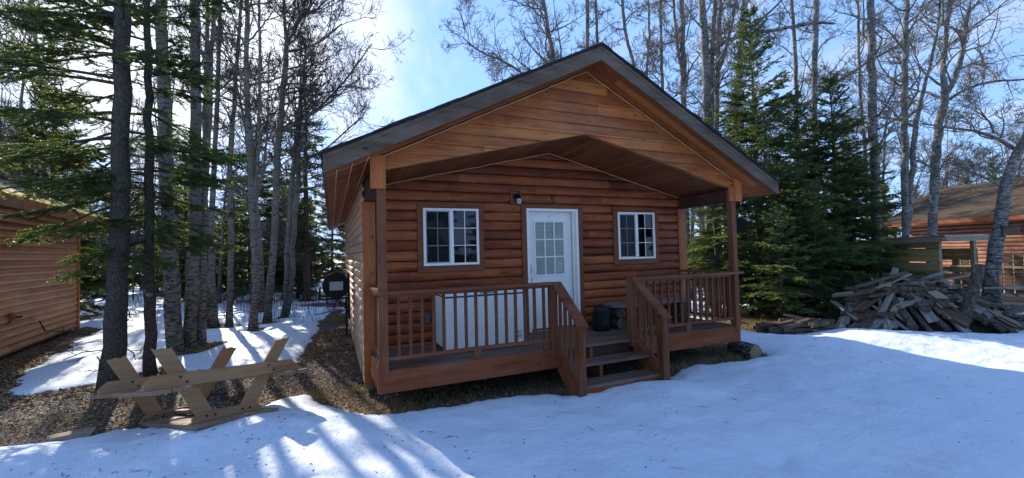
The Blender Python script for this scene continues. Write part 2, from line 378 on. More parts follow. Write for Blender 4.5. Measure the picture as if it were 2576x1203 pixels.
# ragged shingle tabs along the rakes
k = 0
for left in (True, False):
    x = -EV-.05
    while x < W/2-.05:
        x1 = min(W/2, x+.13+random.random()*.02); d = .0+random.random()*.022
        a, b = (x, x1) if left else (W-x1, W-x)
        slab(mb, a, b, FH+.0225, FH+.034+random.random()*.012, YF-.058-d, LEN+.46, left); x = x1+.001
roof = mb.build('roof', M_SHING, cabin)
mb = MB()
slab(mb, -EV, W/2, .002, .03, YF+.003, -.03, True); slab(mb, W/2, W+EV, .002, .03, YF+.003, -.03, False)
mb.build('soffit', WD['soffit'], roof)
mb = MB(); slab(mb, -EV, W/2, .002, .03, -.028, LEN+.4, True); slab(mb, W/2, W+EV, .002, .03, -.028, LEN+.4, False); mb.build('soffit', WD['soffit2'], roof)
for left in (True, False):
    mb = MB()
    if left: slab(mb, -EV, W/2-.002, -.012, FH, YF-.032, YF, True)
    else: slab(mb, W/2+.002, W+EV, -.012, FH, YF-.032, YF, False)
    slab(mb, *((-EV, W/2-.002) if left else (W/2+.002, W+EV)), FH-.05, FH-.002, YF-.040, YF-.033, left)
    mb.build('rake_fascia', WD['fascia'], roof)
    xe = -EV if left else W+EV; s_ = -1 if left else 1; zb = ZS-SL*EV
    MB().box(min(xe, xe+s_*.03), YF-.032, zb-.012, max(xe, xe+s_*.03), LEN+.4, zb+FH+.0).build('eave_fascia', WD['fascia'], roof)
mb = MB(); slab(mb, -EV, W/2-.002, -.012, FH, LEN+.402, LEN+.43, True); slab(mb, W/2+.002, W+EV, -.012, FH, LEN+.402, LEN+.43, False); mb.build('rake_fascia', WD['fascia'], roof)
# rope along the gable joint and around the porch ceiling
def rope(x0, x1, zf, y, n=26, amp=.010, r=.006):
    xs = np.linspace(x0, x1, n); return np.stack([xs, np.full(n, y), [zf(x)-.014-amp*abs(math.sin(i*1.9))-amp*random.random() for i, x in enumerate(xs)]], 1), r
zr = lambda x: ZS+SL*min(x, W-x); zc_ = lambda x: ZC+SCL*min(x, W-x)
for (x0, x1, zf, y) in ((.1, W/2, zr, -P-.05), (W/2, W-.1, zr, -P-.05), (.1, W/2, zc_, -.045), (W/2, W-.14, zc_, -.045)):
    p_, r_ = rope(x0, x1, zf, y); MB().tube(p_, r_, 5).build('rope_light_and_gap_line', M_CORD, cabin)
mb = MB()
for xx in (-.36, -.17): pass
for xx in (-.40, -.235, -.06): mb.tube([(xx, y, ZS+SL*xx-.001+.0*y) for y in np.linspace(-1.5, LEN+.35, 12)], .0045, 4)
mb.build('rope_light_and_gap_line', m_plain('pale_plank_gap', (.65,.55,.45), .7), cabin)  # pale tubes drawn for the light gaps between side soffit planks, not rope
# windows
def window(x0, x1, z0, z1, tx0, tx1, tz0, tz1):
    mb = MB(); t = x0-tx0
    mb.box(tx0, -.052, z1+.0, tx1, -.02, tz1); mb.box(tx0, -.0525, tz0, tx1, -.02, z0); mb.box(tx0, -.0515, z0, x0, -.02, z1); mb.box(x1, -.0515, z0, tx1, -.02, z1)
    win = mb.build('window', WD['trim'], cabin)
    w = .035; mb = MB(); mid = (x0+x1)/2
    mb.box(x0, -.075, z0, x1, -.01, z0+w); mb.box(x0, -.075, z1-w, x1, -.01, z1); mb.box(x0, -.0745, z0+w, x0+w, -.01, z1-w); mb.box(x1-w, -.0745, z0+w, x1, -.01, z1-w)
    mb.box(mid-.028, -.070, z0+w, mid+.028, -.01, z1-w); mb.build('frame', M_WHITEP, win)
    MB().box(x0+w, -.035, z0+w, mid-.028, -.025, z1-w).build('pane', M_GLASS, win); MB().box(mid+.028, -.042, z0+w, x1-w, -.032, z1-w).build('pane', M_GLASS, win)
    mb = MB()
    for a, b, yy in ((x0+w, mid-.028, -.0352), (mid+.028, x1-w, -.0422)):
        m_ = (a+b)/2; mb.box(m_-.006, yy-.006, z0+w, m_+.006, yy, z1-w)
        for q in (1/3, 2/3): zz = z0+w+(z1-z0-2*w)*q; mb.box(a, yy-.0055, zz-.006, b, yy, zz+.006)
    mb.build('muntins', M_WHITEP, win)
    mb = MB(); a, b = x0+w, mid-.028; q = .018
    mb.box(a, -.058, z0+w, a+q, -.044, z1-w); mb.box(b-q, -.058, z0+w, b, -.044, z1-w); mb.box(a+q, -.0575, z0+w, b-q, -.044, z0+w+q); mb.box(a+q, -.0575, z1-w-q, b-q, -.044, z1-w)
    mb.build('sash', m_plain('grey_sash', (.42,.43,.45), .5, .4), win)
    MB().box(a+q, -.052, z0+w+q, b-q, -.0505, z1-w-q).build('insect_screen', M_SCREEN, win)
def m_screen():
    n = NT('insect_screen_mesh'); n.b.inputs['Alpha'].default_value = .28; return n.fin((.03,.033,.035), .8, .1)
M_SCREEN = m_screen()
window(.838, 1.732, 1.204, 2.098, .75, 1.825, 1.105, 2.195)
window(4.489, 5.358, 1.20, 2.090, 4.395, 5.455, 1.10, 2.185)
# door
mb = MB(); mb.box(2.51, -.050, 0.0, 2.60, -.018, 2.19); mb.box(3.62, -.050, 0, 3.715, -.018, 2.19); mb.box(2.60, -.0505, 2.13, 3.62, -.018, 2.1905)
door = mb.build('door', WD['trimv'], cabin)
mb = MB(); mb.box(2.60, -.058, .02, 2.645, .139, 2.128); mb.box(3.575, -.058, .02, 3.62, .139, 2.128); mb.box(2.645, -.0575, 2.083, 3.575, .139, 2.1275); mb.box(3.55, .02, .02, 3.575, .06, 2.083)
mb.build('frame', M_WHITEP, door)
DY = .075
mb = MB(); dx0, dx1 = 2.647, 3.548; cx = (dx0+dx1)/2
lx0, lx1, lz0, lz1 = cx-.28, cx+.28, .98, 1.90
mb.box(dx0, DY, .045, lx0, DY+.045, 2.08); mb.box(lx1, DY, .045, dx1, DY+.045, 2.08); mb.box(lx0, DY+.0005, .045, lx1, DY+.045, lz0); mb.box(lx0, DY+.0005, lz1, lx1, DY+.045, 2.08)
t = .03
mb.box(lx0-t, DY-.016, lz0-t, lx1+t, DY-.0005, lz0); mb.box(lx0-t, DY-.016, lz1, lx1+t, DY-.0005, lz1+t); mb.box(lx0-t, DY-.0155, lz0, lx0, DY-.0005, lz1); mb.box(lx1, DY-.0155, lz0, lx1+t, DY-.0005, lz1)
for q in (1/3, 2/3):
    xx = lx0+(lx1-lx0)*q; mb.box(xx-.011, DY-.012, lz0, xx+.011, DY+.001, lz1); zz = lz0+(lz1-lz0)*q; mb.box(lx0, DY-.0125, zz-.011, lx1, DY+.001, zz+.011)
for a, b in ((dx0+.13, cx-.05), (cx+.05, dx1-.13)):
    mb.box(a, DY-.006, .17, b, DY-.0005, .72); mb.box(a+.03, DY-.012, .20, b-.03, DY-.0058, .69)
mb.box(cx-.008, DY-.02, 1.97, cx+.008, DY-.001, 2.02)
mb.build('door_leaf', M_WHITE, door)
MB().box(lx0, DY+.003, lz0, lx1, DY+.01, lz1).build('glass_lites', M_BLIND, door)
mb = MB(); mb.box(dx0+.04, DY-.012, 1.0, dx0+.075, DY-.001, 1.16); mb.tube([(dx0+.058, DY-.01, 1.14), (dx0+.058, DY-.05, 1.12), (dx0+.058, DY-.05, 1.04), (dx0+.058, DY-.01, 1.02)], .008, 6)
mb.tube([(dx0+.062, DY-.002, .90), (dx0+.062, DY-.045, .90)], [.022, .027], 10); mb.build('handle', M_BRASS, door)
MB().box(2.62, -.03, .0, 3.60, .12, .022).build('threshold', WD['tanp'], door)
# wall lamp in its recessed box, number 5, outlet
mb = MB(); mb.box(2.315, -.050, 2.185, 2.52, -.02, 2.215); mb.box(2.315, -.050, 2.415, 2.52, -.02, 2.45); mb.box(2.315, -.0495, 2.215, 2.345, -.02, 2.415); mb.box(2.49, -.0495, 2.215, 2.52, -.02, 2.415); mb.box(2.345, -.022, 2.215, 2.49, -.012, 2.415)
lamp = mb.build('wall_lamp', WD['trim'], cabin)
mb = MB(); mb.tube([(2.42, -.022, 2.33), (2.42, -.045, 2.33)], .045, 12); mb.tube([(2.42, -.045, 2.335), (2.43, -.08, 2.35), (2.445, -.10, 2.335)], .014, 6); mb.tube([(2.445, -.10, 2.335), (2.445, -.10, 2.285)], [.025, .042], 12); mb.build('lamp_bracket', M_BLACK, lamp)
MB().tube([(2.445, -.10, 2.284), (2.445, -.10, 2.255), (2.445, -.10, 2.205), (2.445, -.10, 2.19)], [.036, .04, .036, .02], 12).build('lamp_glass', M_LAMPG, lamp)
five = [(.030, .100), (-.018, .100), (-.024, .056), (.004, .062), (.026, .048), (.032, .024), (.024, .004), (.0, -.010), (-.026, -.002)]
MB().tube([(3.12+x*1.05, -.040, 2.245+z*1.05) for x, z in five], .0085, 6).build('house_number', M_BLACK, cabin)
MB().box(.84, -.055, .33, .92, -.03, .46).box(.852, -.062, .345, .908, -.0555, .445).build('outlet_cover', m_plain('grey_plastic_cover', (.10,.11,.11), .5), cabin)
# deck
mb = MB(); y = -P-.01; k = 0
while y < -.03:
    z = RS.uniform(-.002, .002); mb.box(DK0+.004, y, -.036, DK1-.004, min(y+.136, -.012), z); y += .142
mb.build('deck_floor', WD['deck'], cabin)
for bb in ((DK0, -P-.04, ZSK, SX0, -P-.012, -.004), (SX1, -P-.04, ZSK, DK1, -P-.012, -.004), (DK0-.03, -P-.04, ZSK, DK0-.0005, -.06, -.003), (DK1+.0005, -P-.04, ZSK, DK1+.03, -.06, -.003)): MB().box(*bb).build('deck_skirt', WD['skirt'], cabin)
MB().box(SX0, -P+.06, ZSK, SX1, -P+.09, -.04).build('deck_joist', WD['beam'], cabin)
for x in (1.2, 2.5, 3.8, 5.0): MB().box(x-.07, -.45, -.62, x+.07, -.31, -.263).build('deck_footing', WD['beam'], cabin); MB().box(x-.02, -P+.1, ZSK, x+.02, -.06, -.04).build('deck_joist', WD['beam'], cabin)
for x in (.02, W-.25): MB().box(x, .16, -.62, x+.23, .4, -.48).build('footing', M_CONC, cabin)
# railings
ZR = .945; RY = -P+.0
def baluster(par, x, y, z0, z1): MB().box(-.0175, -.0175, z0, .0175, .0175, z1).build('baluster', WD['railv'], par).location = (x, y, 0)
def railing(x0, x1, xs, blocks, cap0, cap1, posts=()):
    mb = MB(); mb.box(cap0, RY-.085, ZR-.035, cap1, RY+.06, ZR); r = mb.build('railing', WD['rail'], cabin)
    MB().box(x0, RY-.022, .115, x1, RY+.022, .155).build('bottom_rail', WD['rail'], r)
    MB().box(x0, RY-.018, ZR-.075, x1, RY+.018, ZR-.0355).build('top_rail', WD['rail'], r)
    for x in xs: baluster(r, x+RS.uniform(-.006, .006), RY-.004, .1555, ZR-.0755)
    for x in blocks: MB().box(x-.05, RY-.020, .002, x+.05, RY+.018, .1145).build('support_block', WD['rail'], r)
    for x in posts: MB().box(x-.05, RY-.056, -.10, x+.05, RY+.050, ZR-.0355).build('newel_post', WD['railv'], r)
    return r
railing(.15, SX0-.09, np.linspace(.28, SX0-.20, 15), (1.28, SX0-.16), .0, SX0-.02, (.102, SX0-.05))
railing(SX1+.02, W-.15, np.linspace(SX1+.19, W-.22, 15), (4.95,), SX1-.02, W+.06, (SX1-.0, 6.06))
for x, xx in ((.10, -1), (W-.085, 1)):
    mb = MB(); mb.box(x-.075, RY+.061, ZR-.034, x+.07, -.05, ZR+.001); r = mb.build('railing', WD['rail'], cabin)
    MB().box(x-.02, RY+.06, .09, x+.02, -.05, .13).build('bottom_rail', WD['rail'], r)
    for y in np.linspace(RY+.16, -.2, 7): baluster(r, x, y, .1305, ZR-.036)
# stairs
mb = MB(); SY0, SY1 = -P-.30, -P-.58; bx0, bx1 = SX0+.08, SX1+.05
mb.box(bx0, SY0, -.225, bx1, SY0+.135, -.19); mb.box(bx0, SY0+.142, -.225, bx1, SY0+.29, -.191)
mb.box(bx0, SY1, -.425, bx1, SY1+.135, -.39); mb.box(bx0, SY1+.142, -.425, bx1, SY1+.30, -.391)
stairs = mb.build('porch_stairs', WD['deck'], cabin)
mb = MB(); mb.box(bx0, SY1+.015, -.66, bx1, SY1+.05, -.426); mb.box(3.0, SY0+.03, -.389, 3.05, SY0+.26, -.226); mb.box(3.0, -P-.03, -.1895, 3.05, -P+.05, -.04)
mb.build('riser', WD['skirt'], stairs)
for x, q in ((SX0-.005, .04), (SX1+.05, .04)):
    mb = MB(); mb.prism([(-P-.02, -.01), (-P-.02, -.30), (SY1+.06, -.70), (SY1-.05, -.70), (SY1-.05, -.42)], lambda a, b, c: (c, a, b), x, x+q); mb.build('stringer', WD['skirt'], stairs)
for x in (SX0+.005, SX1+.055):
    yl = SY1-.03; zl = .42
    mb = MB(); mb.box(x-.05, yl-.05, -.66, x+.055, yl+.05, zl-.02); n0 = mb.build('newel_post', WD['railv'], stairs)
    mb = MB(); mb.beam((x, -P-.02, ZR-.01), (x, yl-.10, zl-.02), .145, .038); mb.build('handrail', WD['rail'], stairs)
    MB().beam((x, -P-.03, .10), (x, yl+.03, -.36), .045, .05).build('bottom_rail', WD['rail'], stairs)
    for q in np.linspace(.16, .80, 4):
        y = -P-.02+(yl+P)*q; zt = ZR-.03+(zl-ZR)*q; zb = .12+(-.36-.10)*q
        o = MB().box(-.018, -.018, zb, .018, .018, zt).build('baluster', WD['railv'], stairs); o.location = (x, y, 0)
# dark panel bracketed to the right post
pn = thing('hanging_panel', 'small black rectangular panel bracketed behind the right porch post', 'panel', (6.12, -P+.02, 1.78))
MB().box(.03, -.01, -.13, .34, .015, .10).build('panel', M_DARKIN, pn); MB().tube([(-.02, 0, .13), (.0, -.02, .03), (.0, -.02, -.16)], .01, 6).build('rod', M_MET, pn)

# ------------------------------------------------------------------ things on the porch
fz = thing('chest_freezer', 'white chest freezer on the porch behind the left railing', 'freezer', (.985, -.76, .0))
MB().box(0, 0, .045, 1.225, .62, .76).build('body', M_WHITE, fz)
MB().box(.005, .005, .7605, 1.22, .615, .785).build('gasket', M_GASKET, fz)
lid = MB().box(-.004, -.01, .7855, 1.229, .62, .862).build('lid', M_WHITE, fz)
MB().box(.50, -.022, .80, .72, -.0105, .83).build('handle', M_MET, lid)
mb = MB().box(1.03, -.006, .11, 1.16, -.001, .23); g_ = mb.build('control_panel', m_plain('grey_plastic_panel', (.62,.63,.62), .5), fz)
mb = MB()
for x in (1.06, 1.10): mb.tube([(x, -.006, .20), (x, -.014, .20)], .008, 8)
mb.box(1.04, -.009, .135, 1.15, -.0065, .142); mb.build('knobs', M_BLACK, g_)
mb = MB()
for x in (.05, 1.17):
    for y in (.05, .57): mb.box(x-.02, y-.02, .003, x+.02, y+.02, .0445)
mb.build('feet', M_BLACK, fz)
mb = MB(); mb.tube([(2.24, -.2, .6), (2.27, -.25, .35), (2.26, -.3, .1), (2.30, -.35, .012), (2.36, -.3, .012)], .006, 5); tag(mb.build('power_cord', M_BLACK), 'thin black power cord hanging beside the white freezer', 'cord')
bench = thing('log_bench', 'grey board bench on stacked log ends against the porch wall right of the door', 'bench', (3.98, -.55, 0))
MB().box(0, 0, .385, 1.85, .20, .42).box(0.01, .21, .385, 1.84, .40, .42).build('seat', WD['grey'], bench)
def m_bark(name, cols, sc=(9,9,3), bump=.8):
    n = NT(name); o = n.coord(sc); a = n.noise(o, 1.6, 6, .7, .4); v = n.vor(o, 2.2, 'DISTANCE_TO_EDGE')
    c = n.ramp(a, [(.3, cols[0]), (.5, cols[1]), (.7, cols[2])]); c = n.mix(n.ramp(v, [(.0, .7), (.12, 0.)]), c, tuple(.35*q for q in cols[0]))
    n.bump(n.math('ADD', n.math('MULTIPLY', v, 1.2), a), bump, .02); return n.fin(c, .9, .15)
M_SPBARK = m_bark('spruce_bark', ((.045,.035,.027), (.10,.083,.066), (.22,.20,.17)), (34,34,13), .6)
M_LOGBARK = m_bark('dry_log_bark', ((.05,.038,.028), (.10,.08,.062), (.20,.17,.14)))
M_CUT = m_wood('cut_log_end', (.16,.11,.06), (.28,.2,.12), (.36,.27,.17), 2, None, 2, 0, 0, .8, .2)
for x in (.16, 1.62):
    mb = MB()
    for z, r in ((.10, .095), (.285, .095)): mb.tube([(x, .02, z), (x, .20, z), (x, .38, z)], [r, r*1.03, r], 12, 0, True, .05)
    mb.build('leg', M_LOGBARK, bench)
mb = MB(); mb.tube([(0, 0, .01), (0, 0, .12), (0, 0, .34), (0, 0, .41), (.01, 0, .445)], [.15, .165, .155, .12, .02], 12, 0, True, .06)
bg = mb.build('garbage_bag', m_plain('black_plastic_bag', (.008,.009,.010), .45, .25, 0, .2, 14, .8)); bg.location = (3.80, -.42, 0.002); tag(bg, 'black lumpy bag standing on the deck between the door and the bench', 'bag')
# ------------------------------------------------------------------ ground and snow
GZ = -.6
def P2(L): return np.array([onz(x, y)[:2] for x, y in L])
bareA = np.concatenate([P2([(0,1131),(50,1131),(215,1109),(280,1090),(350,1083),(420,1080),(520,1066),(600,1045),(669,1016),(730,1000),(794,994),(830,1020),(894,1046),(924,1051),(994,1046),(1059,1041),(1144,1026),(1288,1008),(1363,996),(1453,1001),(1500,992),(1560,972),(1638,969),(1675,965),(1680,944),(1738,926),(1838,921),(1932,906),(1925,893),(1885,880)]),
    [(6.95,.4),(6.95,9.4),(-.15,9.6)], P2([(868,775),(830,785),(800,815),(795,840),(770,879),(748,912),(640,926),(500,937),(400,941),(330,952),(240,965),(120,985),(40,998),(22,984),(80,926),(130,901),(195,861),(255,831),(215,822),(196,826)]), [(-8.1,9),(-9,3),(-9,-3)]])
bareB = np.concatenate([P2([(1858,834),(1932,846),(2110,838),(2200,846),(2350,852),(2480,852),(2576,836)]), [(15.5,-2.6),(16.,1.),(13,2.2),(10.,2.6),(8.2,1.)]])
bareC = np.array([(14.8,-1.5),(23,-1.5),(23,4.5),(14.8,4.)])
def sdf(px, py, poly):
    d = np.full(px.shape, 1e9); ins = np.zeros(px.shape, bool); n = len(poly)
    for i in range(n):
        a, b = poly[i], poly[(i+1) % n]; e = b-a; L2 = (e**2).sum()+1e-12
        t = np.clip(((px-a[0])*e[0]+(py-a[1])*e[1])/L2, 0, 1)
        d = np.minimum(d, np.hypot(px-a[0]-t*e[0], py-a[1]-t*e[1]))
        c = (a[1] > py) != (b[1] > py); xi = (b[0]-a[0])*(py-a[1])/((b[1]-a[1]) if abs(b[1]-a[1]) > 1e-9 else 1e-9)+a[0]
        ins ^= c & (px < xi)
    return np.where(ins, -d, d)                                    # negative inside the bare patch
_ph = RS.uniform(0, 6.28, (24,)); _dr = RS.uniform(0, 6.28, (24,))
def fbm(x, y, f0, octs=4, rough=.5, k=0):
    s = np.zeros(np.shape(x)); a = 1.; f = f0
    for o in range(octs):
        for j in range(3):
            i = (k+o*3+j) % 24; q = _dr[i]+j*2.1
            s = s+a*np.sin((x*math.cos(q)+y*math.sin(q))*f*(1+.23*j)+_ph[i]+1.7*np.sin((y*math.cos(q)-x*math.sin(q))*f*.6+_ph[(i+5) % 24]))/3
        a *= rough; f *= 2.03
    return s
TRUNKS = []                                                        # x, y, radius of the bare ring round each trunk
def ground_z(x, y): return GZ+.025*fbm(x, y, .9, 3)+.0*x
def snow_s(x, y):
    s = np.minimum(np.minimum(sdf(x, y, bareA), sdf(x, y, bareB)), sdf(x, y, bareC))
    s = s+.07*fbm(x, y, 3.1, 4, .6, 3)+.028*fbm(x, y, 17, 3, .7, 6)
    far = np.clip((y-4)/8, 0, 1)
    s = np.minimum(s, 1.5+far*(1.1*fbm(x, y, .55, 3, .6, 9)-.9)+3*(1-far))
    for tx, ty, tr in TRUNKS: s = np.minimum(s, np.hypot(x-tx, y-ty)-tr+.10*np.sin(3*np.arctan2(y-ty, x-tx)+tx*7))
    return s
_rd = random.Random(4)
DIMP = []
for (sx_, sy_, ex_, ey_, nn) in ((9.5, -3.4, 5.2, -3.3, 13), (4.6, -2.2, 2.6, -4.6, 8), (7., -2.1, 9.4, -4.6, 9), (-2.2, -1.3, .6, -3.2, 7)):
    for k in range(nn):
        t = k/(nn-1); DIMP.append((sx_+(ex_-sx_)*t+_rd.uniform(-.12, .12), sy_+(ey_-sy_)*t+.13*(-1)**k+_rd.uniform(-.06, .06), _rd.uniform(.09, .14), _rd.uniform(.015, .035)))
for k in range(60): DIMP.append((_rd.uniform(-3, 12), _rd.uniform(-5.5, -1.2), _rd.uniform(.05, .22), _rd.uniform(-.012, .018)))
def snow_z(x, y):
    s = snow_s(x, y)
    near = np.clip((1.5-y)/2.5, 0, 1)
    T = .07+.08*near+.05*np.clip((-y-2)/3, 0, 1)
    T = T+.10*np.exp(-((x-3.5)/.7)**2-((y+2.3)/.5)**2)+.11*np.exp(-((x-9.5)/2.6)**2-((y+1.9)/1.0)**2)+.10*np.exp(-((x+1.4)/.8)**2-((y+1.25)/.45)**2)
    T = T+near*.035*fbm(x, y, 1.1, 4, .5, 1)+.015*fbm(x, y, 4.4, 3, .6, 5)+.005*fbm(x, y, 13, 2, .6, 2)
    for (a_, b_, r_, d_) in DIMP: T = T-d_*np.exp(-((x-a_)**2+(y-b_)**2)/r_**2)
    h = np.where(s > 0, T*(1-np.exp(-np.maximum(s, 0)/.16)), s*.9)
    return ground_z(x, y)+np.maximum(h, -.12)
def axis(lo, hi, d0, d1, step, grow=1.12):
    a = list(np.arange(d0, d1, step)); s = step; v = a[-1]
    while v < hi: s *= grow; v += s; a.append(v)
    s = step; v = a[0]; L = []
    while v > lo: s *= grow; v -= s; L.append(v)
    return np.array(L[::-1]+a)
def sheet(xs, ys, fz):
    X, Y = np.meshgrid(xs, ys, indexing='ij'); Z = fz(X, Y); nx, ny = X.shape
    i = (np.arange(nx-1)[:, None]*ny+np.arange(ny-1)[None]).ravel()
    mb = MB(); mb.add(np.stack([X, Y, Z], -1).reshape(-1, 3), np.stack([i, i+ny, i+ny+1, i+1], -1)); return mb
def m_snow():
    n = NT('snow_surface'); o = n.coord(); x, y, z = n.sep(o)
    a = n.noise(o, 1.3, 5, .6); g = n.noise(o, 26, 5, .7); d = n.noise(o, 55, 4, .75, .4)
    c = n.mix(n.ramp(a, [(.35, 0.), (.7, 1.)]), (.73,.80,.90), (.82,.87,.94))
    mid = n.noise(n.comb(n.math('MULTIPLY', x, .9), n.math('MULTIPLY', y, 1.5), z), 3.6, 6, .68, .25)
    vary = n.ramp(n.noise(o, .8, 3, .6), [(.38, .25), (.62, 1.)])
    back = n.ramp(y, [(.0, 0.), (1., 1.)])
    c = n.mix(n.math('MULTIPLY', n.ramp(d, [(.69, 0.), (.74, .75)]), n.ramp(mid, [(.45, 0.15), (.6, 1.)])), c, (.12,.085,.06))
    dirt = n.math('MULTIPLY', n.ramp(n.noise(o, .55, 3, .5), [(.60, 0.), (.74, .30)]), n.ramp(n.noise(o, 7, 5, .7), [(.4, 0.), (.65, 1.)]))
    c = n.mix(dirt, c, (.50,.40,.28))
    n.bump(n.math('ADD', n.math('ADD', n.math('MULTIPLY', g, .5), n.math('MULTIPLY', n.math('MULTIPLY', mid, vary), 2.0)), n.math('MULTIPLY', n.noise(o, 130, 2, .5), .12)), .6, .05)
    n.b.inputs['Subsurface Weight'].default_value = .0
    return n.fin(c, .62, .25)
def m_gravel():
    n = NT('leaf_litter_and_gravel'); o = n.coord()
    a = n.noise(o, .9, 4, .6); v = n.vor(o, 62, 'F1', 'Color'); vd = n.vor(o, 62); f = n.noise(o, 45, 4, .7)
    sp = n.sep(v)[0]
    lit = n.ramp(sp, [(.0, (.05,.028,.014)), (.3, (.14,.08,.038)), (.6, (.25,.15,.07)), (.85, (.38,.25,.13)), (1., (.50,.38,.24))])
    st = n.ramp(sp, [(.0, (.05,.05,.048)), (.4, (.13,.125,.115)), (.8, (.24,.23,.21)), (1., (.36,.35,.32))])
    c = n.mix(n.ramp(a, [(.42, 1.), (.62, 0.)]), lit, st)
    ms = n.math('MULTIPLY', n.ramp(n.noise(o, 1.9, 4, .6), [(.57, 0.), (.68, 1.)]), n.ramp(f, [(.4, .2), (.6, 1.)]))
    c = n.mix(ms, c, (.23,.20,.035))
    c = n.mix(n.ramp(vd, [(.0, 0.), (.6, .0), (1., .6)]), c, (.02,.014,.01))
    n.bump(n.math('ADD', n.math('MULTIPLY', vd, -1.), n.math('MULTIPLY', f, .7)), .9, .03)
    return n.fin(c, .9, .15)
M_SNOW = m_snow(); M_GRAV = m_gravel()

# ------------------------------------------------------------------ tree growing
def unit(v): return v/(np.linalg.norm(v, axis=-1, keepdims=True)+1e-9)
def grow(P0, D0, Ln, nseg, wig, trop, rs):
    m = len(P0); P = [P0]; D = unit(D0); st = (Ln/nseg)[:, None]; up = np.array([0, 0, 1.])
    drift = rs.normal(0, wig, (m, 3))
    for k in range(nseg):
        D = unit(D+rs.normal(0, wig, (m, 3))+drift*.35+up*trop); P.append(P[-1]+D*st)
    return np.stack(P, 1)
def spawn(P, Rr, cnt, t0, t1, ang, lf, Lp, rs, shape=.5):
    m, n, _ = P.shape; cnt = np.broadcast_to(cnt, (m,)); idx = np.repeat(np.arange(m), cnt); k = len(idx)
    t = rs.uniform(t0, t1, k)*(n-1); i = np.minimum(t.astype(int), n-2); fr = (t-i)[:, None]
    p = P[idx, i]*(1-fr)+P[idx, i+1]*fr; T = unit(P[idx, i+1]-P[idx, i])
    q = unit(np.cross(T, rs.normal(0, 1, (k, 3)))); a = np.radians(rs.uniform(ang[0], ang[1], k))[:, None]
    D = T*np.cos(a)+q*np.sin(a); tt = t/(n-1)
    r = (Rr[idx, i]*(1-fr[:, 0])+Rr[idx, i+1]*fr[:, 0])
    L = Lp[idx]*lf*(1-shape*tt)*rs.uniform(.6, 1.2, k)
    return p, D, L, r
def addcurves(mb, P, R0, R1, sides):
    m, n, _ = P.shape; t = np.linspace(0, 1, n); Rr = R0[:, None]*(1-t)+R1[:, None]*t
    for k in range(n-1): mb.segs(P[:, k], P[:, k+1]+(P[:, k+1]-P[:, k])*.03, Rr[:, k], Rr[:, k+1], sides)
    return Rr
def limbs(wood, twig, P, D, L, r, rs, n2=6, n3=5, n4=2, tw=.0055, wig=.19, trop=.085, dens=1.):
    """a set of limbs with three orders of bare twigs"""
    P1 = grow(P, D, L, 8, wig, trop, rs); R1 = addcurves(wood, P1, r, np.full(len(P), tw*1.3), 5)
    p, d, l, q = spawn(P1, R1, max(1, int(n2*dens)), .15, 1., (30, 75), .60, L, rs)
    P2_ = grow(p, d, np.maximum(l, .3), 6, wig*1.05, trop*.8, rs); R2 = addcurves(twig, P2_, np.minimum(q*.6, .022), np.full(len(p), tw), 4)
    p, d, l, q = spawn(P2_, R2, max(1, int(n3*dens)), .15, 1., (28, 65), .56, l, rs)
    P3 = grow(p, d, np.maximum(l, .2), 4, wig*.9, trop, rs); R3 = addcurves(twig, P3, np.minimum(q*.7, .010), np.full(len(p), tw*.75), 3)
    if n4:
        p, d, l, q = spawn(P3, R3, n4, .2, 1., (25, 48), .6, l, rs)
        P4 = grow(p, d, np.maximum(l, .14), 2, wig*.6, trop, rs); addcurves(twig, P4, np.full(len(p), tw*.8), np.full(len(p), tw*.6), 3)
def stem_pts(path, dep, htop=None, rs=None, wob=.05):
    """traced stem: list of (x, y, width px) -> 3-D points and radii, continued upward to htop"""
    P = [at(x, y, dep) for x, y, w in path]; Rr = [w/2/FPX*dep*FPX/math.hypot(FPX, x-1288) for x, y, w in path]
    if htop and P[-1][2] < htop:
        d = unit(P[-1]-P[-2]); d = unit(d*.5+np.array([0, 0, 1.])); n = max(2, int((htop-P[-1][2])/.9)); st = (htop-P[-1][2])/n; r = Rr[-1]
        for k in range(n):
            d = unit(d+rs.normal(0, wob, 3)+np.array([0, 0, .15])); P.append(P[-1]+d*st/max(.5, d[2])); Rr.append(max(.012, r*(1-(k+1)/(n+.5))))
    P = np.array(P); Rr = np.array(Rr)
    # resample finely with a little wander
    s = np.concatenate([[0], np.cumsum(np.linalg.norm(np.diff(P, axis=0), axis=1))]); m = max(6, int(s[-1]/.35)); q = np.linspace(0, s[-1], m)
    Q = np.stack([np.interp(q, s, P[:, i]) for i in range(3)], 1); 
    # smooth corners
    for _ in range(2): Q[1:-1] = .25*Q[:-2]+.5*Q[1:-1]+.25*Q[2:]
    Rq = np.interp(q, s, Rr)
    Q[1:-1] += rs.normal(0, 1, (m-2, 3))*np.minimum(.012, Rq[1:-1]*.25)[:, None]
    return Q, Rq
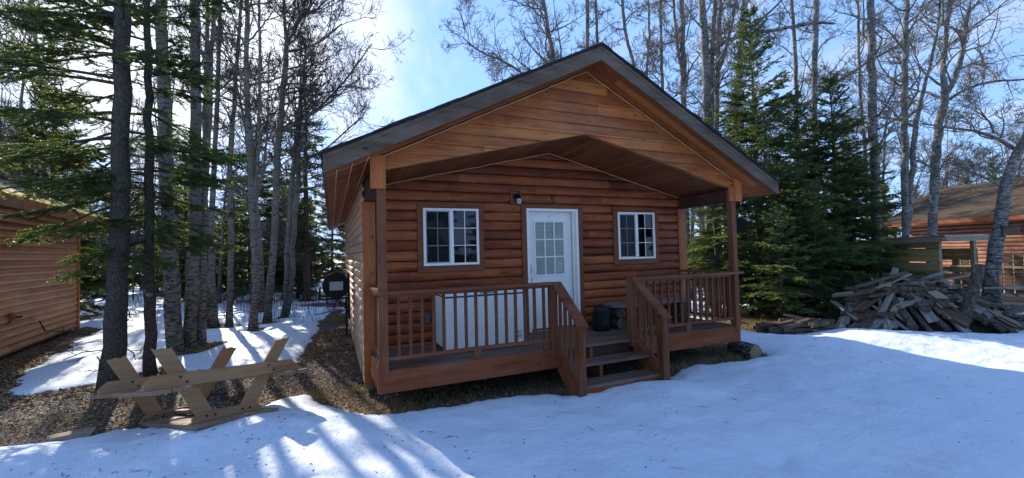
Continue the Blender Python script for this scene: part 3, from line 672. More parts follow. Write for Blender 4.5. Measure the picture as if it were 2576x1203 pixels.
def m_birch(name='aspen_bark', pale=(.42,.40,.36), mid=(.25,.235,.21), amt=.5):
    n = NT(name); o = n.coord(); x, y, z = n.sep(o)
    v = n.comb(n.math('MULTIPLY', x, 3.), n.math('MULTIPLY', y, 3.), n.math('MULTIPLY', z, 9.))
    a = n.noise(v, 2.6, 5, .7, .5); b = n.noise(o, 1.5, 4, .6); e = n.noise(o, 22, 4, .7)
    c = n.mix(n.ramp(b, [(.35, 0.), (.65, 1.)]), mid, pale)
    low = n.ramp(n.math('MULTIPLY', n.math('ADD', z, .6), .3), [(.0, .35), (1., 0.)])
    blk = n.ramp(n.math('ADD', a, n.math('MULTIPLY', low, .3)), [(.60-.12*amt, 0.), (.66-.08*amt, 1.)])
    c = n.mix(blk, c, (.045,.040,.034))
    c = n.mix(n.math('MULTIPLY', n.ramp(e, [(.55, 0.), (.7, .45)]), 1.), c, (.11,.10,.08))
    c = n.mix(n.ramp(n.noise(o, 5, 4, .6), [(.60, 0.), (.72, .35)]), c, (.20,.20,.10))
    n.bump(n.math('ADD', a, n.math('MULTIPLY', e, .6)), .8, .015); return n.fin(c, .85, .15)
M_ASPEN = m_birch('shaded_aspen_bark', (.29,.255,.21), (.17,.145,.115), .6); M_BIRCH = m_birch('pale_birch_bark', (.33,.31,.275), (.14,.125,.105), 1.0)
M_TWIG = m_plain('bare_twig', (.085,.068,.055), .8, .2, 0, .3, 3); M_TWIGP = m_plain('pale_bare_twig', (.19,.155,.115), .8, .2, 0, .35, 3)
def hardwood(name, stems, dep, label, rs, htop, nl, z0, Lmax, mats=(None, None), extra=(), dens=1., tw=.0055, root=True, group=None, sides=10, ang=(38, 72), n4=2, cat='tree', bias=None):
    """stems: traced paths; the first is the main trunk. extra: traced limbs"""
    bm, tm = mats[0] or M_ASPEN, mats[1] or M_TWIG
    tr = MB(); cr = MB(); base = None; i = 0
    for k, st in enumerate(stems):
        Q, Rq = stem_pts(st, dep, htop*(1 if k == 0 else rs.uniform(.8, .95)), rs)
        if k == 0:
            if root:
                gz = GZ-.05; b = Q[0].copy(); 
                if b[2] > gz:
                    Q = np.concatenate([[[b[0], b[1], gz]], Q]); Rq = np.concatenate([[Rq[0]*1.05], Rq])
                Q[0, 2] = gz; Rq[:1] *= 1.3; Rq[1:2] *= 1.06
            base = Q[0]
        tr.tube(Q, Rq, sides, 0, True, .06)
        zz = Q[:, 2]; m = len(Q); lo = np.searchsorted(zz, z0) if zz[-1] > z0 else m-2; lo = min(lo, m-2)
        cnt = max(2, int(nl*(1 if k == 0 else .6))); t = np.sort(lo+(m-1.05-lo)*rs.uniform(0, 1, cnt)**.9); ii = t.astype(int); fr = (t-ii)[:, None]
        p = Q[ii]*(1-fr)+Q[ii+1]*fr; T = unit(Q[ii+1]-Q[ii]); az = rs.uniform(0, 2*math.pi, cnt)
        if bias is not None: az = np.where(rs.uniform(0, 1, cnt) < .55, bias+rs.normal(0, .6, cnt), az)
        a = np.radians(rs.uniform(ang[0], ang[1], cnt))[:, None]; q = np.stack([np.cos(az), np.sin(az), 0*az], 1)
        D = T*np.cos(a)+q*np.sin(a); tt = (t-lo)/(m-lo); L = Lmax*(1-.65*tt)*rs.uniform(.5, 1.1, cnt)*(np.minimum(1, .45+2*tt))
        r = np.minimum(np.interp(t, np.arange(m), Rq)*.5, .008+.016*L)
        limbs(tr, cr, p, D, L, r, rs, dens=dens, tw=tw, n4=n4)
    for path in extra:
        Q, Rq = stem_pts(path, dep, None, rs); tr.tube(Q, Rq, 7, 0, True, .06)
        m = len(Q); cnt = max(3, int(m*1.1)); t = np.sort(rs.uniform(m*.15, m-1.05, cnt)); ii = t.astype(int); fr = (t-ii)[:, None]
        p = Q[ii]*(1-fr)+Q[ii+1]*fr; T = unit(Q[ii+1]-Q[ii]); q = unit(np.cross(T, rs.normal(0, 1, (cnt, 3)))); a = np.radians(rs.uniform(30, 65, cnt))[:, None]
        limbs(tr, cr, p, T*np.cos(a)+q*np.sin(a), Lmax*.5*rs.uniform(.4, 1., cnt), np.interp(t, np.arange(m), Rq)*.5, rs, dens=dens, tw=tw, n4=n4)
    root_o = thing(name, label, cat, tuple(base), 0, group)
    a = tr.build('trunk', bm, root_o, True, base); a.location = (0, 0, 0)
    if cr.n: b = cr.build('crown', tm, root_o, False, base); b.location = (0, 0, 0)
    TRUNKS.append((base[0], base[1], .28+.5*Rq.max()*2))
    return root_o
def generic_hardwood(name, label, rs, H, r0, nl, z0, Lmax, mats, group, lean=(0, 0), n4=2, tw=.009, dens=.9, fork=False):
    n = int(H/.8); P = np.zeros((n+1, 3)); d = np.array([lean[0], lean[1], 1.]); 
    for k in range(n): d = unit(d+rs.normal(0, .045, 3)+np.array([0, 0, .06])); P[k+1] = P[k]+d*.8
    Rr = r0*(1-np.linspace(0, 1, n+1)**1.1*.92); Rr[0] *= 1.25; tr = MB(); cr = MB(); tr.tube(P, Rr, 8, 0, True, .06)
    sts = [(P, Rr)]
    if fork:
        k = int(n*.4); Q = grow(P[k][None], np.array([[rs.choice([-1, 1])*.35, .1, 1.]]), np.array([(n-k)*.75]), n-k, .05, .06, rs)[0]; Rq = np.linspace(Rr[k]*.75, .012, len(Q)); tr.tube(Q, Rq, 7, 0, True, .06); sts.append((Q, Rq))
    for (Q, Rq) in sts:
        m = len(Q); lo = max(1, np.searchsorted(Q[:, 2], z0)); lo = min(lo, m-2); t = np.sort(rs.uniform(lo, m-1.05, nl)); ii = t.astype(int); fr = (t-ii)[:, None]
        p = Q[ii]*(1-fr)+Q[ii+1]*fr; az = rs.uniform(0, 6.283, nl); a = np.radians(rs.uniform(35, 68, nl))[:, None]; q = np.stack([np.cos(az), np.sin(az), 0*az], 1)
        tt = (t-lo)/(m-lo); L = Lmax*(1-.6*tt)*rs.uniform(.5, 1.1, nl)
        limbs(tr, cr, p, unit(Q[ii+1]-Q[ii])*np.cos(a)+q*np.sin(a), L, np.minimum(np.interp(t, np.arange(m), Rq)*.5, .007+.014*L), rs, dens=dens, tw=tw, n4=n4)
    o = thing(name, label, 'tree', (0, 0, 0), 0, group); tr.build('trunk', mats[0], o, True); cr.build('crown', mats[1], o); return o

# spruces
def m_needle(name, a, b, c, tr=.3):
    n = NT(name); o = n.coord(); k = n.noise(o, 1.7, 4, .6); f = n.noise(o, 13, 2, .5)
    col = n.ramp(n.math('ADD', n.math('MULTIPLY', k, .65), n.math('MULTIPLY', f, .35)), [(.34, a), (.5, b), (.66, c)])
    n.fin(col, .5, .35); t = n.N('ShaderNodeBsdfTranslucent'); n.L(n.mix(.5, col, (.30,.36,.06)), t.inputs[0])
    mx = n.N('ShaderNodeMixShader'); mx.inputs[0].default_value = tr; n.L(n.b.outputs[0], mx.inputs[1]); n.L(t.outputs[0], mx.inputs[2]); n.L(mx.outputs[0], n.out.inputs[0]); return n.m
M_NEED = m_needle('dark_spruce_needles', (.03,.056,.022), (.07,.120,.040), (.155,.21,.062), .44)
M_NEEDG = m_needle('bright_spruce_needles', (.045,.08,.026), (.09,.14,.038), (.20,.25,.07), .45)
M_NEEDF = m_needle('olive_spruce_needles', (.04,.052,.022), (.08,.10,.034), (.14,.155,.05), .42)
def needles(mb, A, B, rs, sp, ln, wd, per=4):
    Lg = np.linalg.norm(B-A, axis=1); cnt = np.maximum(1, (Lg/sp).astype(int))*per; idx = np.repeat(np.arange(len(A)), cnt); k = len(idx)
    t = rs.uniform(0, 1, (k, 1)); T = unit(B-A)[idx]; p = A[idx]*(1-t)+B[idx]*t; q = unit(np.cross(T, rs.normal(0, 1, (k, 3))))
    q[:, 2] = np.abs(q[:, 2])*.6+q[:, 2]*.4
    d = unit(T*rs.uniform(.5, 1.3, (k, 1))+q)*ln*rs.uniform(.6, 1.25, (k, 1)); s = unit(np.cross(d, rs.normal(0, 1, (k, 3))))*wd
    v = np.stack([p, p+d*.45+s, p+d, p+d*.45-s], 1).reshape(-1, 3); mb.add(v, np.arange(4*k).reshape(-1, 4))
def bough(P, D, L, rs, droop, up):
    """a set of spruce boughs -> (main segs, twig segs)"""
    m = len(P); n = 7; t = np.linspace(0, 1, n+1)[None, :, None]; H = D.copy(); H[:, 2] = 0; H = unit(H); S = np.stack([-H[:, 1], H[:, 0], 0*H[:, 0]], 1)
    L_ = L[:, None, None]; z = (D[:, 2][:, None, None]*t-droop*t**1.6+up*t**4)*L_
    sway = rs.normal(0, .10, (m, 1, 1))*t**2*L_
    M = P[:, None]+H[:, None]*(t*L_)*.97+S[:, None]*sway+np.array([0, 0, 1.])*z
    A = M[:, :-1].reshape(-1, 3); B = M[:, 1:].reshape(-1, 3); rad = (.006+.010*L)[:, None]*(1-np.linspace(0, .85, n))[None]
    # side twigs
    tw = []; nt = np.maximum(8, (L/.055).astype(int)); idx = np.repeat(np.arange(m), nt); k = len(idx)
    tt = np.sqrt(rs.uniform(.012, 1, k)); ti = tt*n; ii = np.minimum(ti.astype(int), n-1); fr = (ti-ii)[:, None]; p = M[idx, ii]*(1-fr)+M[idx, ii+1]*fr; T = unit(M[idx, ii+1]-M[idx, ii])
    sd = rs.choice([-1, 1], k)[:, None]; a = np.radians(rs.uniform(35, 65, k))[:, None]; q = S[idx]*sd
    d = unit(T*np.cos(a)+q*np.sin(a)+np.array([0, 0, 1.])*rs.uniform(-.38, .06, (k, 1)))
    l = (.10+.36*L[idx]*(1-tt)**.8)*rs.uniform(.6, 1.15, k); l = np.minimum(l, .75)
    C = grow(p, d, l, 3, .07, .02, rs); A2 = C[:, :-1].reshape(-1, 3); B2 = C[:, 1:].reshape(-1, 3)
    big = l > .2; pp = C[big]; kk = np.repeat(np.arange(len(pp)), 4); u = rs.uniform(.15, .95, len(kk))*3; i3 = np.minimum(u.astype(int), 2); f3 = (u-i3)[:, None]
    p3 = pp[kk, i3]*(1-f3)+pp[kk, i3+1]*f3; T3 = unit(pp[kk, i3+1]-pp[kk, i3]); q3 = unit(np.cross(T3, np.array([0, 0, 1.])))*rs.choice([-1, 1], len(kk))[:, None]
    d3 = unit(T3+q3*.9+np.array([0, 0, 1.])*rs.uniform(-.5, .1, (len(kk), 1))); l3 = l[big][kk]*.42*rs.uniform(.5, 1.2, len(kk)); e3 = p3+d3*l3[:, None]
    return (A, B, rad.ravel()), (np.concatenate([A2, p3]), np.concatenate([B2, e3]))
def spruce(name, label, rs, H, r0, z0, Rmax, nb, mat, group=None, sp=.03, ln=.045, wd=.006, per=4, droop=.35, up=.12, path=None, prof=.8, dead=8, base=(0, 0, 0), lenv=(.65, 1.1), azf=None, bark=None, Lf=None):
    if path is not None: Q, Rq = path; Q = Q-np.array(base)
    else:
        n = int(H/.7)+1; Q = np.zeros((n+1, 3)); Q[:, 2] = np.linspace(-.05, H, n+1); Q[1:-1, :2] += rs.normal(0, .02, (n-1, 2)); Rq = r0*(1-np.linspace(0, 1, n+1)*.95); Rq[0] *= 1.25
    tr = MB(); cr = MB(); tr.tube(Q, Rq, 10 if path is not None else 7, 0, True, .07)
    top = Q[-1, 2]; hz = z0+(top-z0)*(rs.uniform(0, 1, nb)**1.0); hz = np.sort(hz)
    P = np.stack([np.interp(hz, Q[:, 2], Q[:, i]) for i in range(3)], 1); az = rs.uniform(0, 6.283, nb) if azf is None else azf(hz, rs)
    fr = (hz-z0)/(top-z0); L = (Rmax*(1-fr)**prof+.08)*rs.uniform(lenv[0], lenv[1], nb)*np.minimum(1, .62+fr*2.2)
    if Lf is not None: L = L*Lf(az, hz)
    D = np.stack([np.cos(az), np.sin(az), .12+.75*fr**1.5-.18*(1-fr)+rs.normal(0, .06, nb)], 1)
    (A, B, rad), (A2, B2) = bough(P, D, L, rs, droop*(1-fr*.6)[:, None, None], up)
    tr.segs(A, B, rad, rad*.85, 4); keep = np.linalg.norm(A-P[0], axis=1) > -1
    cr.segs(A2, B2, .0035, .0022, 3, 1)
    needles(cr, A, B, rs, sp, ln, wd, per); needles(cr, A2, B2, rs, sp, ln, wd, per)
    if dead:
        hz = rs.uniform(.3, z0+.15*(top-z0), dead); P = np.stack([np.interp(hz, Q[:, 2], Q[:, i]) for i in range(3)], 1); az = rs.uniform(0, 6.283, dead)
        limbs(tr, tr, P, np.stack([np.cos(az), np.sin(az), rs.uniform(-.3, .1, dead)], 1), rs.uniform(.2, .8, dead)*min(1, Rmax), np.full(dead, .010), rs, n2=3, n3=2, n4=0, trop=-.02)
    o = thing(name, label, 'tree', base, 0, group); tr.build('trunk', bark or M_SPBARK, o, True); cr.build('crown', [mat, M_TWIG], o); return o
# ------------------------------------------------------------------ the trees that can be told apart
rs = np.random.RandomState(5)
def sp_path(path, dep, htop):
    Q, Rq = stem_pts(path, dep, htop, rs, .01); Q[0, 2] = GZ-.06; Rq[0] *= 1.22; Rq[1] *= 1.05; return Q, Rq
AZL = math.atan2(-CR[1], -CR[0])                                       # towards the left of the photograph
def az_lr(pl, sd=.55):
    def f(hz, r):
        k = len(hz); return np.where(r.uniform(0, 1, k) < pl, AZL+r.normal(0, sd, k), AZL+math.pi+r.normal(0, sd*1.2, k))
    return f
q = sp_path([(283,985,74),(286,900,66),(298,640,56),(304,300,50),(308,0,44)], 6.75, 12.5)
b = tuple(q[0][0]); TRUNKS.append((b[0], b[1], .35))
spruce('spruce_tree', 'thickest dark spruce trunk, just behind the left end of the upturned picnic table', rs, 0, 0, 2.0, 2.45, 92, M_NEED, None, .018, .038, .0060, 5, .30, .10, q, .22, 8, b, (.5, 1.05), az_lr(.62), None, lambda az, hz: np.where(np.cos(az-AZL) > 0, 1., .75))
q = sp_path([(377,948,34),(376,700,30),(374,350,24),(370,0,18)], 7.3, 10.5)
b = tuple(q[0][0]); TRUNKS.append((b[0], b[1], .42))
sp2 = spruce('spruce_tree', 'thin spruce trunk with a pale sawn branch stub behind the picnic table', rs, 0, 0, 2.2, 1.8, 100, M_NEED, None, .018, .038, .0060, 5, .32, .10, q, .35, 6, b, (.55, 1.1), az_lr(.35, .9), None, None)
p = at(379, 742, 7.15)-np.array(b); MB().tube([p, p+np.array([-.01, -.10, .01])], [.035, .03], 10).build('branch_stub', [M_CUT], sp2)
# left group of aspens
H = hardwood
LG = 'grey aspen trunks in the left grove'
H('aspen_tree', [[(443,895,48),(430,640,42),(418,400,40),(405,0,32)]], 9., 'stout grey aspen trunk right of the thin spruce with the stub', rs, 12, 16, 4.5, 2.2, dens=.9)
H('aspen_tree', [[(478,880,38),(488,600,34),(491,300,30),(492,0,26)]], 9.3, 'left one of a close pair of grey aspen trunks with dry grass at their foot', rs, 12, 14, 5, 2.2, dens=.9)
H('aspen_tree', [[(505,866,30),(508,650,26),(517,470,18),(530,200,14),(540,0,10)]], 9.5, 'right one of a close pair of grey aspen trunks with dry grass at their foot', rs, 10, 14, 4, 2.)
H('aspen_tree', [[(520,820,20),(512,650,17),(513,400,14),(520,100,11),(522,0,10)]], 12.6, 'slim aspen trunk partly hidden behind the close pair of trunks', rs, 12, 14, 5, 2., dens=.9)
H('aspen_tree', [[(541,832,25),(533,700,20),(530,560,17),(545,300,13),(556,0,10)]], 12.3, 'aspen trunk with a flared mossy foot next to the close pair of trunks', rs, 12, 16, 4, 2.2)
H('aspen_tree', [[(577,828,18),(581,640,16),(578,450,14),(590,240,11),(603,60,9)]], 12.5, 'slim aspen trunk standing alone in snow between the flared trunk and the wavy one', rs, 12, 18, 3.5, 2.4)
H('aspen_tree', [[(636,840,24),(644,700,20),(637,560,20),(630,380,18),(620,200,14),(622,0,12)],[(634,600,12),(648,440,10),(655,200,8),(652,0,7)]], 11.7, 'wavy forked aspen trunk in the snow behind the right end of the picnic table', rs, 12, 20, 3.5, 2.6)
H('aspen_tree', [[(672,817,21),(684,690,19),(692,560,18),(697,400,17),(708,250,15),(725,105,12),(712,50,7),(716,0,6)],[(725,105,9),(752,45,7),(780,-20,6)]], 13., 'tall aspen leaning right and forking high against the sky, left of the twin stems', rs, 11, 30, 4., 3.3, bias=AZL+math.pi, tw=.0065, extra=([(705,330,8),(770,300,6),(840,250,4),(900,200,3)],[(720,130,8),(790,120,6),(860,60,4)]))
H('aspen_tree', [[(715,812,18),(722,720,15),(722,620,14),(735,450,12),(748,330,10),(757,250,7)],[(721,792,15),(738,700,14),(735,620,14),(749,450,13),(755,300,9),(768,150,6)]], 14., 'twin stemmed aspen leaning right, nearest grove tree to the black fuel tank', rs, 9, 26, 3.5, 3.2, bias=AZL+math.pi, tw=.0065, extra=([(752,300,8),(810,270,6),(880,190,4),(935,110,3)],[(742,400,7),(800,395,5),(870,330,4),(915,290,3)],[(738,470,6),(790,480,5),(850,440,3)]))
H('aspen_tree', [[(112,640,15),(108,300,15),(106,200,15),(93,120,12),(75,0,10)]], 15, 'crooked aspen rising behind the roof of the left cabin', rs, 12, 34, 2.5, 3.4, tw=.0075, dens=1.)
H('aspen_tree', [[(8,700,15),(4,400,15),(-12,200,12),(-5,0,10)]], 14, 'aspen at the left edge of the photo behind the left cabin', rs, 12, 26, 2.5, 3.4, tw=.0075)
# aspens and birches on the right
MB_ = (M_BIRCH, M_TWIGP)
H('birch_tree', [[(1440,520,14),(1425,330,13),(1400,180,11),(1372,40,9),(1368,0,8)]], 17, 'leaning birch behind the roof, leftmost crown over the left roof slope', rs, 15, 34, 2.5, 4.2, MB_, [[(1425,330,8),(1370,220,6),(1270,155,5),(1200,130,4),(1165,95,3)]], tw=.008, bias=AZL)
for (st, d, lab, nl, L, ex) in [
 ([[(1482,420,12),(1478,120,10),(1477,0,10)]], 20, 'straight slim birch rising just left of the roof peak', 20, 2.4, ()),
 ([[(1506,400,10),(1503,110,8),(1498,0,7)]], 22, 'slender birch rising directly behind the roof peak', 20, 2.4, ()),
 ([[(1615,400,10),(1600,205,9),(1593,150,9),(1572,90,8),(1566,0,8)]], 19, 'birch bending left close behind the right roof slope near the peak', 26, 2.8, ()),
 ([[(1632,420,8),(1626,198,7),(1634,80,6),(1630,0,5)]], 22, 'thin birch right of the one bending left, behind the right roof slope', 20, 2.4, ()),
 ([[(1670,420,10),(1667,230,9),(1664,150,8),(1661,0,7)]], 20, 'straight birch above the middle of the right roof slope', 24, 2.5, ()),
 ([[(1722,460,16),(1721,265,15),(1720,190,14),(1717,75,13),(1716,0,12)],[(1718,195,9),(1704,120,8),(1694,0,7)]], 16, 'spotted white birch that forks left, beside the big pale trunk', 22, 2.6, ()),
 ([[(1784,500,24),(1782,380,23),(1779,280,23),(1776,150,21),(1771,75,20),(1762,0,18)]], 14, 'thickest white birch trunk behind the roof, with a long limb reaching right', 20, 2.6, ([(1780,135,13),(1805,110,12),(1865,88,11),(1976,72,9),(2060,55,7),(2100,60,5)],)),
 ([[(1792,420,12),(1790,200,12),(1793,75,12),(1800,0,11)]], 16, 'mottled birch immediately right of the thickest white trunk', 20, 2.4, ()),
 ([[(1802,420,12),(1803,290,12),(1808,75,11),(1815,0,10)],[(1804,200,9),(1830,110,8),(1850,20,6)]], 17.5, 'forked birch between the mottled birch and the tallest spruce', 24, 2.6, ()),
 ([[(1845,440,16),(1849,314,16),(1856,205,16),(1865,108,15),(1872,20,14)]], 15, 'pale birch whose trunk passes left of the tallest spruce crown', 20, 2.6, ([(1866,100,10),(1890,70,8),(1950,20,6),(1975,-10,5)],)),
 ([[(2048,620,17),(2045,425,16),(2050,200,16),(2053,0,15)]], 17, 'birch trunk rising behind the right spruces beside the tallest crown', 26, 2.8, ([(2020,270,11),(2075,225,11),(2130,190,9),(2200,145,8),(2290,100,6)],)),
 ([[(2012,600,12),(2005,300,12),(2000,120,11),(1990,0,9)]], 18, 'slender birch just right of the tallest spruce crown', 22, 2.6, ()),
 ([[(2182,620,10),(2177,400,10),(2162,200,9),(2158,0,8)]], 18, 'thin birch left of the stout pale trunk over the spruces', 22, 2.5, ()),
 ([[(2210,700,28),(2204,525,27),(2196,330,25),(2192,120,22),(2190,0,20)]], 13, 'stout pale trunk standing over the right end of the spruce thicket', 26, 3., ()),
 ([[(2277,720,22),(2277,590,21),(2275,300,19),(2277,100,16),(2283,0,14)],[(2284,590,18),(2302,300,15),(2316,255,13),(2338,180,10),(2365,40,8)]], 14, 'twin trunked birch behind the woodshed, left of the forked one', 30, 3.2, ()),
 ([[(2342,720,28),(2344,585,27),(2355,400,25),(2362,310,24),(2383,232,22),(2368,200,15),(2376,125,14),(2390,0,12)],[(2383,232,18),(2412,190,16),(2424,100,14),(2442,0,12)]], 15, 'forked birch rising behind the woodshed roof', 26, 3.4, ([(2388,250,12),(2430,220,10),(2482,205,9),(2576,200,7),(2640,190,5)],)),
]:
    H('birch_tree', st, d, lab, rs, 14 if d > 15 else 12, int(nl*.8), 3.2 if d > 15 else 3.6, L, MB_, ex, tw=.0055*max(1, d/13))
H('birch_tree', [[(2492,735,46),(2500,650,42),(2512,568,40),(2530,470,36),(2548,400,32),(2575,350,26),(2620,300,20)]], 10.2, 'leaning birch at the right edge rising behind the scrap wood heap', rs, 7, 8, 3., 2.6, MB_, ([(2560,380,15),(2520,345,13),(2480,332,12),(2430,325,9),(2380,320,7),(2320,312,4)],[(2500,335,8),(2490,300,6),(2455,280,4)],[(2520,470,9),(2470,440,7),(2420,430,5),(2385,400,3)],[(2545,410,12),(2600,400,9),(2640,430,6)]), tw=.005)
# spruces on the right
def px_spruce(x, dep, ytop, label, Rf, nb, mat, group=None, z0=.5, **k):
    c = at(x, 620, dep); top = at(x, ytop, dep)[2]
    Hh = top-GZ; TRUNKS.append((c[0], c[1], .7 if dep < 16 else .5))
    return spruce('spruce_tree', label, rs, Hh, .012*Hh+.02, z0, Hh*Rf, nb, mat, group, base=(c[0], c[1], GZ), **k)
px_spruce(1912, 12.6, 20, 'tallest green spruce right of the porch, its tip near the top of the photo', .26, 260, M_NEED, sp=.03, ln=.05, wd=.010)
px_spruce(1800, 12.0, 300, 'sunlit spruce with a pale bare trunk seen through the right porch opening', .26, 150, M_NEEDG, z0=1.0, sp=.03, ln=.05, wd=.0095)
px_spruce(2014, 14.0, 235, 'spruce between the tallest one and the pointed one, right of the porch', .30, 230, M_NEED, sp=.03, ln=.05, wd=.0105)
px_spruce(2107, 13.2, 190, 'pointed spruce behind the left end of the scrap wood heap', .30, 260, M_NEED, sp=.03, ln=.05, wd=.0105)
px_spruce(2150, 15.2, 330, 'rightmost spruce of the thicket, its boughs over the woodshed wall', .25, 180, M_NEED, sp=.03, ln=.05, wd=.0105)
px_spruce(2052, 11.3, 470, 'low bushy spruce above the left end of the scrap wood heap', .46, 140, M_NEED, z0=.3, sp=.03, ln=.05, wd=.0095)
px_spruce(1962, 10.3, 520, 'small yellow green spruce beside the right end of the porch', .34, 100, M_NEEDG, z0=.55, sp=.028, ln=.045, wd=.008)
px_spruce(1884, 12.2, 500, 'small bright spruce right behind the hanging panel', .40, 60, M_NEEDG, z0=1.2, sp=.03, ln=.048, wd=.009)
# spruces on the left
px_spruce(132, 14.5, 150, 'broad spruce crown behind the left cabin roof', .27, 190, M_NEED, sp=.034, ln=.06, wd=.012)
px_spruce(30, 17, 330, 'spruce behind the left cabin, nearest the left edge of the photo', .32, 130, M_NEED, sp=.034, ln=.06, wd=.012)
px_spruce(771, 19, 75, 'tall narrow sparse spruce between the aspens and the cabin eave', .125, 150, M_NEEDF, z0=2.2, sp=.04, ln=.06, wd=.012, droop=.55, dead=22, prof=.65)
px_spruce(700, 24, 330, 'mid sized spruce far behind the twin stemmed aspen', .2, 90, M_NEEDF, z0=1, sp=.05, ln=.08, wd=.018)
px_spruce(835, 22, 440, 'dark spruce seen under the cabin eave behind the fuel tank', .3, 90, M_NEED, z0=1, sp=.05, ln=.08, wd=.018)
# ---- distant woodland made of copies
FS = 'distant spruces of the woodland'; FA = 'distant bare aspens of the woodland'
sv = [spruce('spruce_tree', 'dark spruce in the distant woodland behind the cabins', np.random.RandomState(50+i), h, .014*h, .5, h*rf, nb, m, FS, .055, .085, .020, 4, .35, .12, None, .8, 6)
      for i, (h, rf, nb, m) in enumerate([(7.5, .25, 130, M_NEED), (6., .28, 110, M_NEEDF), (9., .2, 150, M_NEED), (4.2, .34, 80, M_NEEDG)])]
av = [generic_hardwood('aspen_tree', 'bare aspen in the distant woodland behind the cabins', np.random.RandomState(80+i), h, r, nl, 3., L, (M_ASPEN if i % 2 else M_BIRCH, M_TWIG if i % 2 else M_TWIGP), FA, (rs.normal(0, .04), 0), n4=2, tw=.010, fork=f)
      for i, (h, r, nl, L, f) in enumerate([(12, .13, 24, 2.4, 0), (10.5, .11, 22, 2.2, 1), (13.5, .15, 26, 2.6, 1), (9, .09, 20, 2., 0), (11, .12, 24, 2.4, 0)])]
sap = [generic_hardwood('sapling', 'small bare sapling in the distant woodland', np.random.RandomState(120+i), h, .025, 12, .8, 1., (M_ASPEN, M_TWIG), 'bare saplings of the woodland', n4=1, tw=.006) for i, h in enumerate([3.5, 5])]
used = set()
def scatter(protos, spots, k0=0, smin=.85, smax=1.15):
    for i, (x, y) in enumerate(spots):
        p = protos[(i+k0) % len(protos)]
        o = p if id(p) not in used else copy_tree(p)
        used.add(id(p)); s = random.uniform(smin, smax)
        o.location = (x, y, GZ-.03); o.rotation_euler = (0, 0, random.uniform(0, 6.28)); o.scale = (s, s, s*random.uniform(.92, 1.1))
def spots(n, xr, dr, block, rnd, mind=1.2, acc=[]):
    out = []; tries = 0
    while len(out) < n and tries < 6000:
        tries += 1; X = rnd.uniform(*xr); d = dr[0]+(dr[1]-dr[0])*rnd.random()**.8; p = at(X, 640, d)
        if block(X, d, p): continue
        if any((p[0]-a)**2+(p[1]-b)**2 < mind**2 for a, b in acc): continue
        acc.append((p[0], p[1])); out.append((p[0], p[1]))
    return out
rnd = random.Random(3)
incab = lambda p: (-1.5 < p[0] < 8 and p[1] < 11) or (p[0] < -6 and p[1] < 15 and p[0] > -16) or (21 < p[0] < 33 and -3 < p[1] < 12)
gap = lambda X, d: 905 < X < 1160
# left woodland
scatter(sv, spots(66, (-150, 880), (18, 44), lambda X, d, p: incab(p), rnd), 0, .7, 1.1)
scatter(av, spots(40, (-150, 830), (14.5, 38), lambda X, d, p: incab(p) or (690 < X and d < 24), rnd), 0, .8, 1.1)
scatter(sap, spots(26, (300, 880), (14, 30), lambda X, d, p: incab(p), rnd), 0)
# behind the cabin
scatter(sv, spots(26, (880, 1750), (24, 44), lambda X, d, p: incab(p), rnd), 1, .55, .8)
scatter(av, spots(30, (1230, 1800), (19, 36), lambda X, d, p: incab(p), rnd), 1, .8, 1.05)
scatter(av, spots(14, (915, 1240), (33, 46), lambda X, d, p: incab(p), rnd), 2, .72, .95)
# right
scatter(sv, spots(40, (1700, 2700), (18, 44), lambda X, d, p: incab(p), rnd), 2, .6, .95)
scatter(av, spots(34, (1750, 2700), (18, 40), lambda X, d, p: incab(p), rnd), 0, .85, 1.1)
# the woodland on the photographer's side, mirrored in the windows
scatter(sv, [(-9, -14), (-5, -16), (-2, -13.5), (1, -17), (4.5, -15), (8, -18), (11.5, -15), (15, -17), (-13, -18), (19, -14), (-7, -20), (6, -22), (13, -21), (2.5, -20), (9.5, -13.5)], 0, .9, 1.25)
WDPY = m_wood('faded_tan_paint_lengthwise', (.19,.115,.068), (.27,.165,.098), (.33,.21,.13), 1, None, 2, 0, .25, .7, .25, (.34,.26,.19), .3, .3)
# ------------------------------------------------------------------ fuel tank on its wall rack
tk = thing('fuel_tank', 'black round fuel tank with a pale label racked on the cabin side wall', 'tank', (-.375, 3.42, .75))
R_ = .268
mb = MB(); mb.tube([(0, 0, 0), (0, .012, 0), (0, .03, 0), (0, .92, 0), (0, .95, 0)], [R_*.97, R_*1.0, R_, R_, R_*.97], 40); b_ = mb.build('drum', M_BLACK, tk, True)
md = b_.modifiers.new('edge', 'EDGE_SPLIT'); md.split_angle = R(40)
for y_, q_ in ((-.006, 1.03), (.3, 1.02), (.62, 1.02)): MB().tube([(0, y_, 0), (0, y_+.012, 0)], R_*q_, 40).build('rim', M_BLACK, tk)
MB().box(-.13, -.0125, -.10, .14, -.0075, .085).build('label', M_LABEL, tk)
MB().tube([(0, -.008, .17), (0, -.03, .17)], [.045, .04], 12).build('cap', M_RUST, tk)
mb = MB(); mb.tube([(.0, -.02, -.22), (.0, -.05, -.25), (.03, -.05, -.34), (.17, -.03, -.40), (.24, 0, -.5), (.21, 0, -.62), (.25, .02, -.66)], .010, 6); mb.tube([(0, -.008, -.21), (0, -.035, -.21)], .03, 10); mb.build('fuel_line', M_BLACK, tk)
mb = MB(); a = .02
mb.box(.225, -.10, -.72, .275, -.06, .27)
mb.box(.20, .60, -1.2, .24, .64, -.30)
for y in (.03, .80):
    mb.box(-.34, y-a, -.30, .27, y+a, -.265); mb.box(-.345, y-a, -.30, -.315, y+a, -.05); mb.beam((-.02, y, -.29), (.24, y, -.56), .03, .03)
mb.box(-.34, .03, -.302, -.30, .80, -.27)
mb.build('rack', M_BLACK, tk)
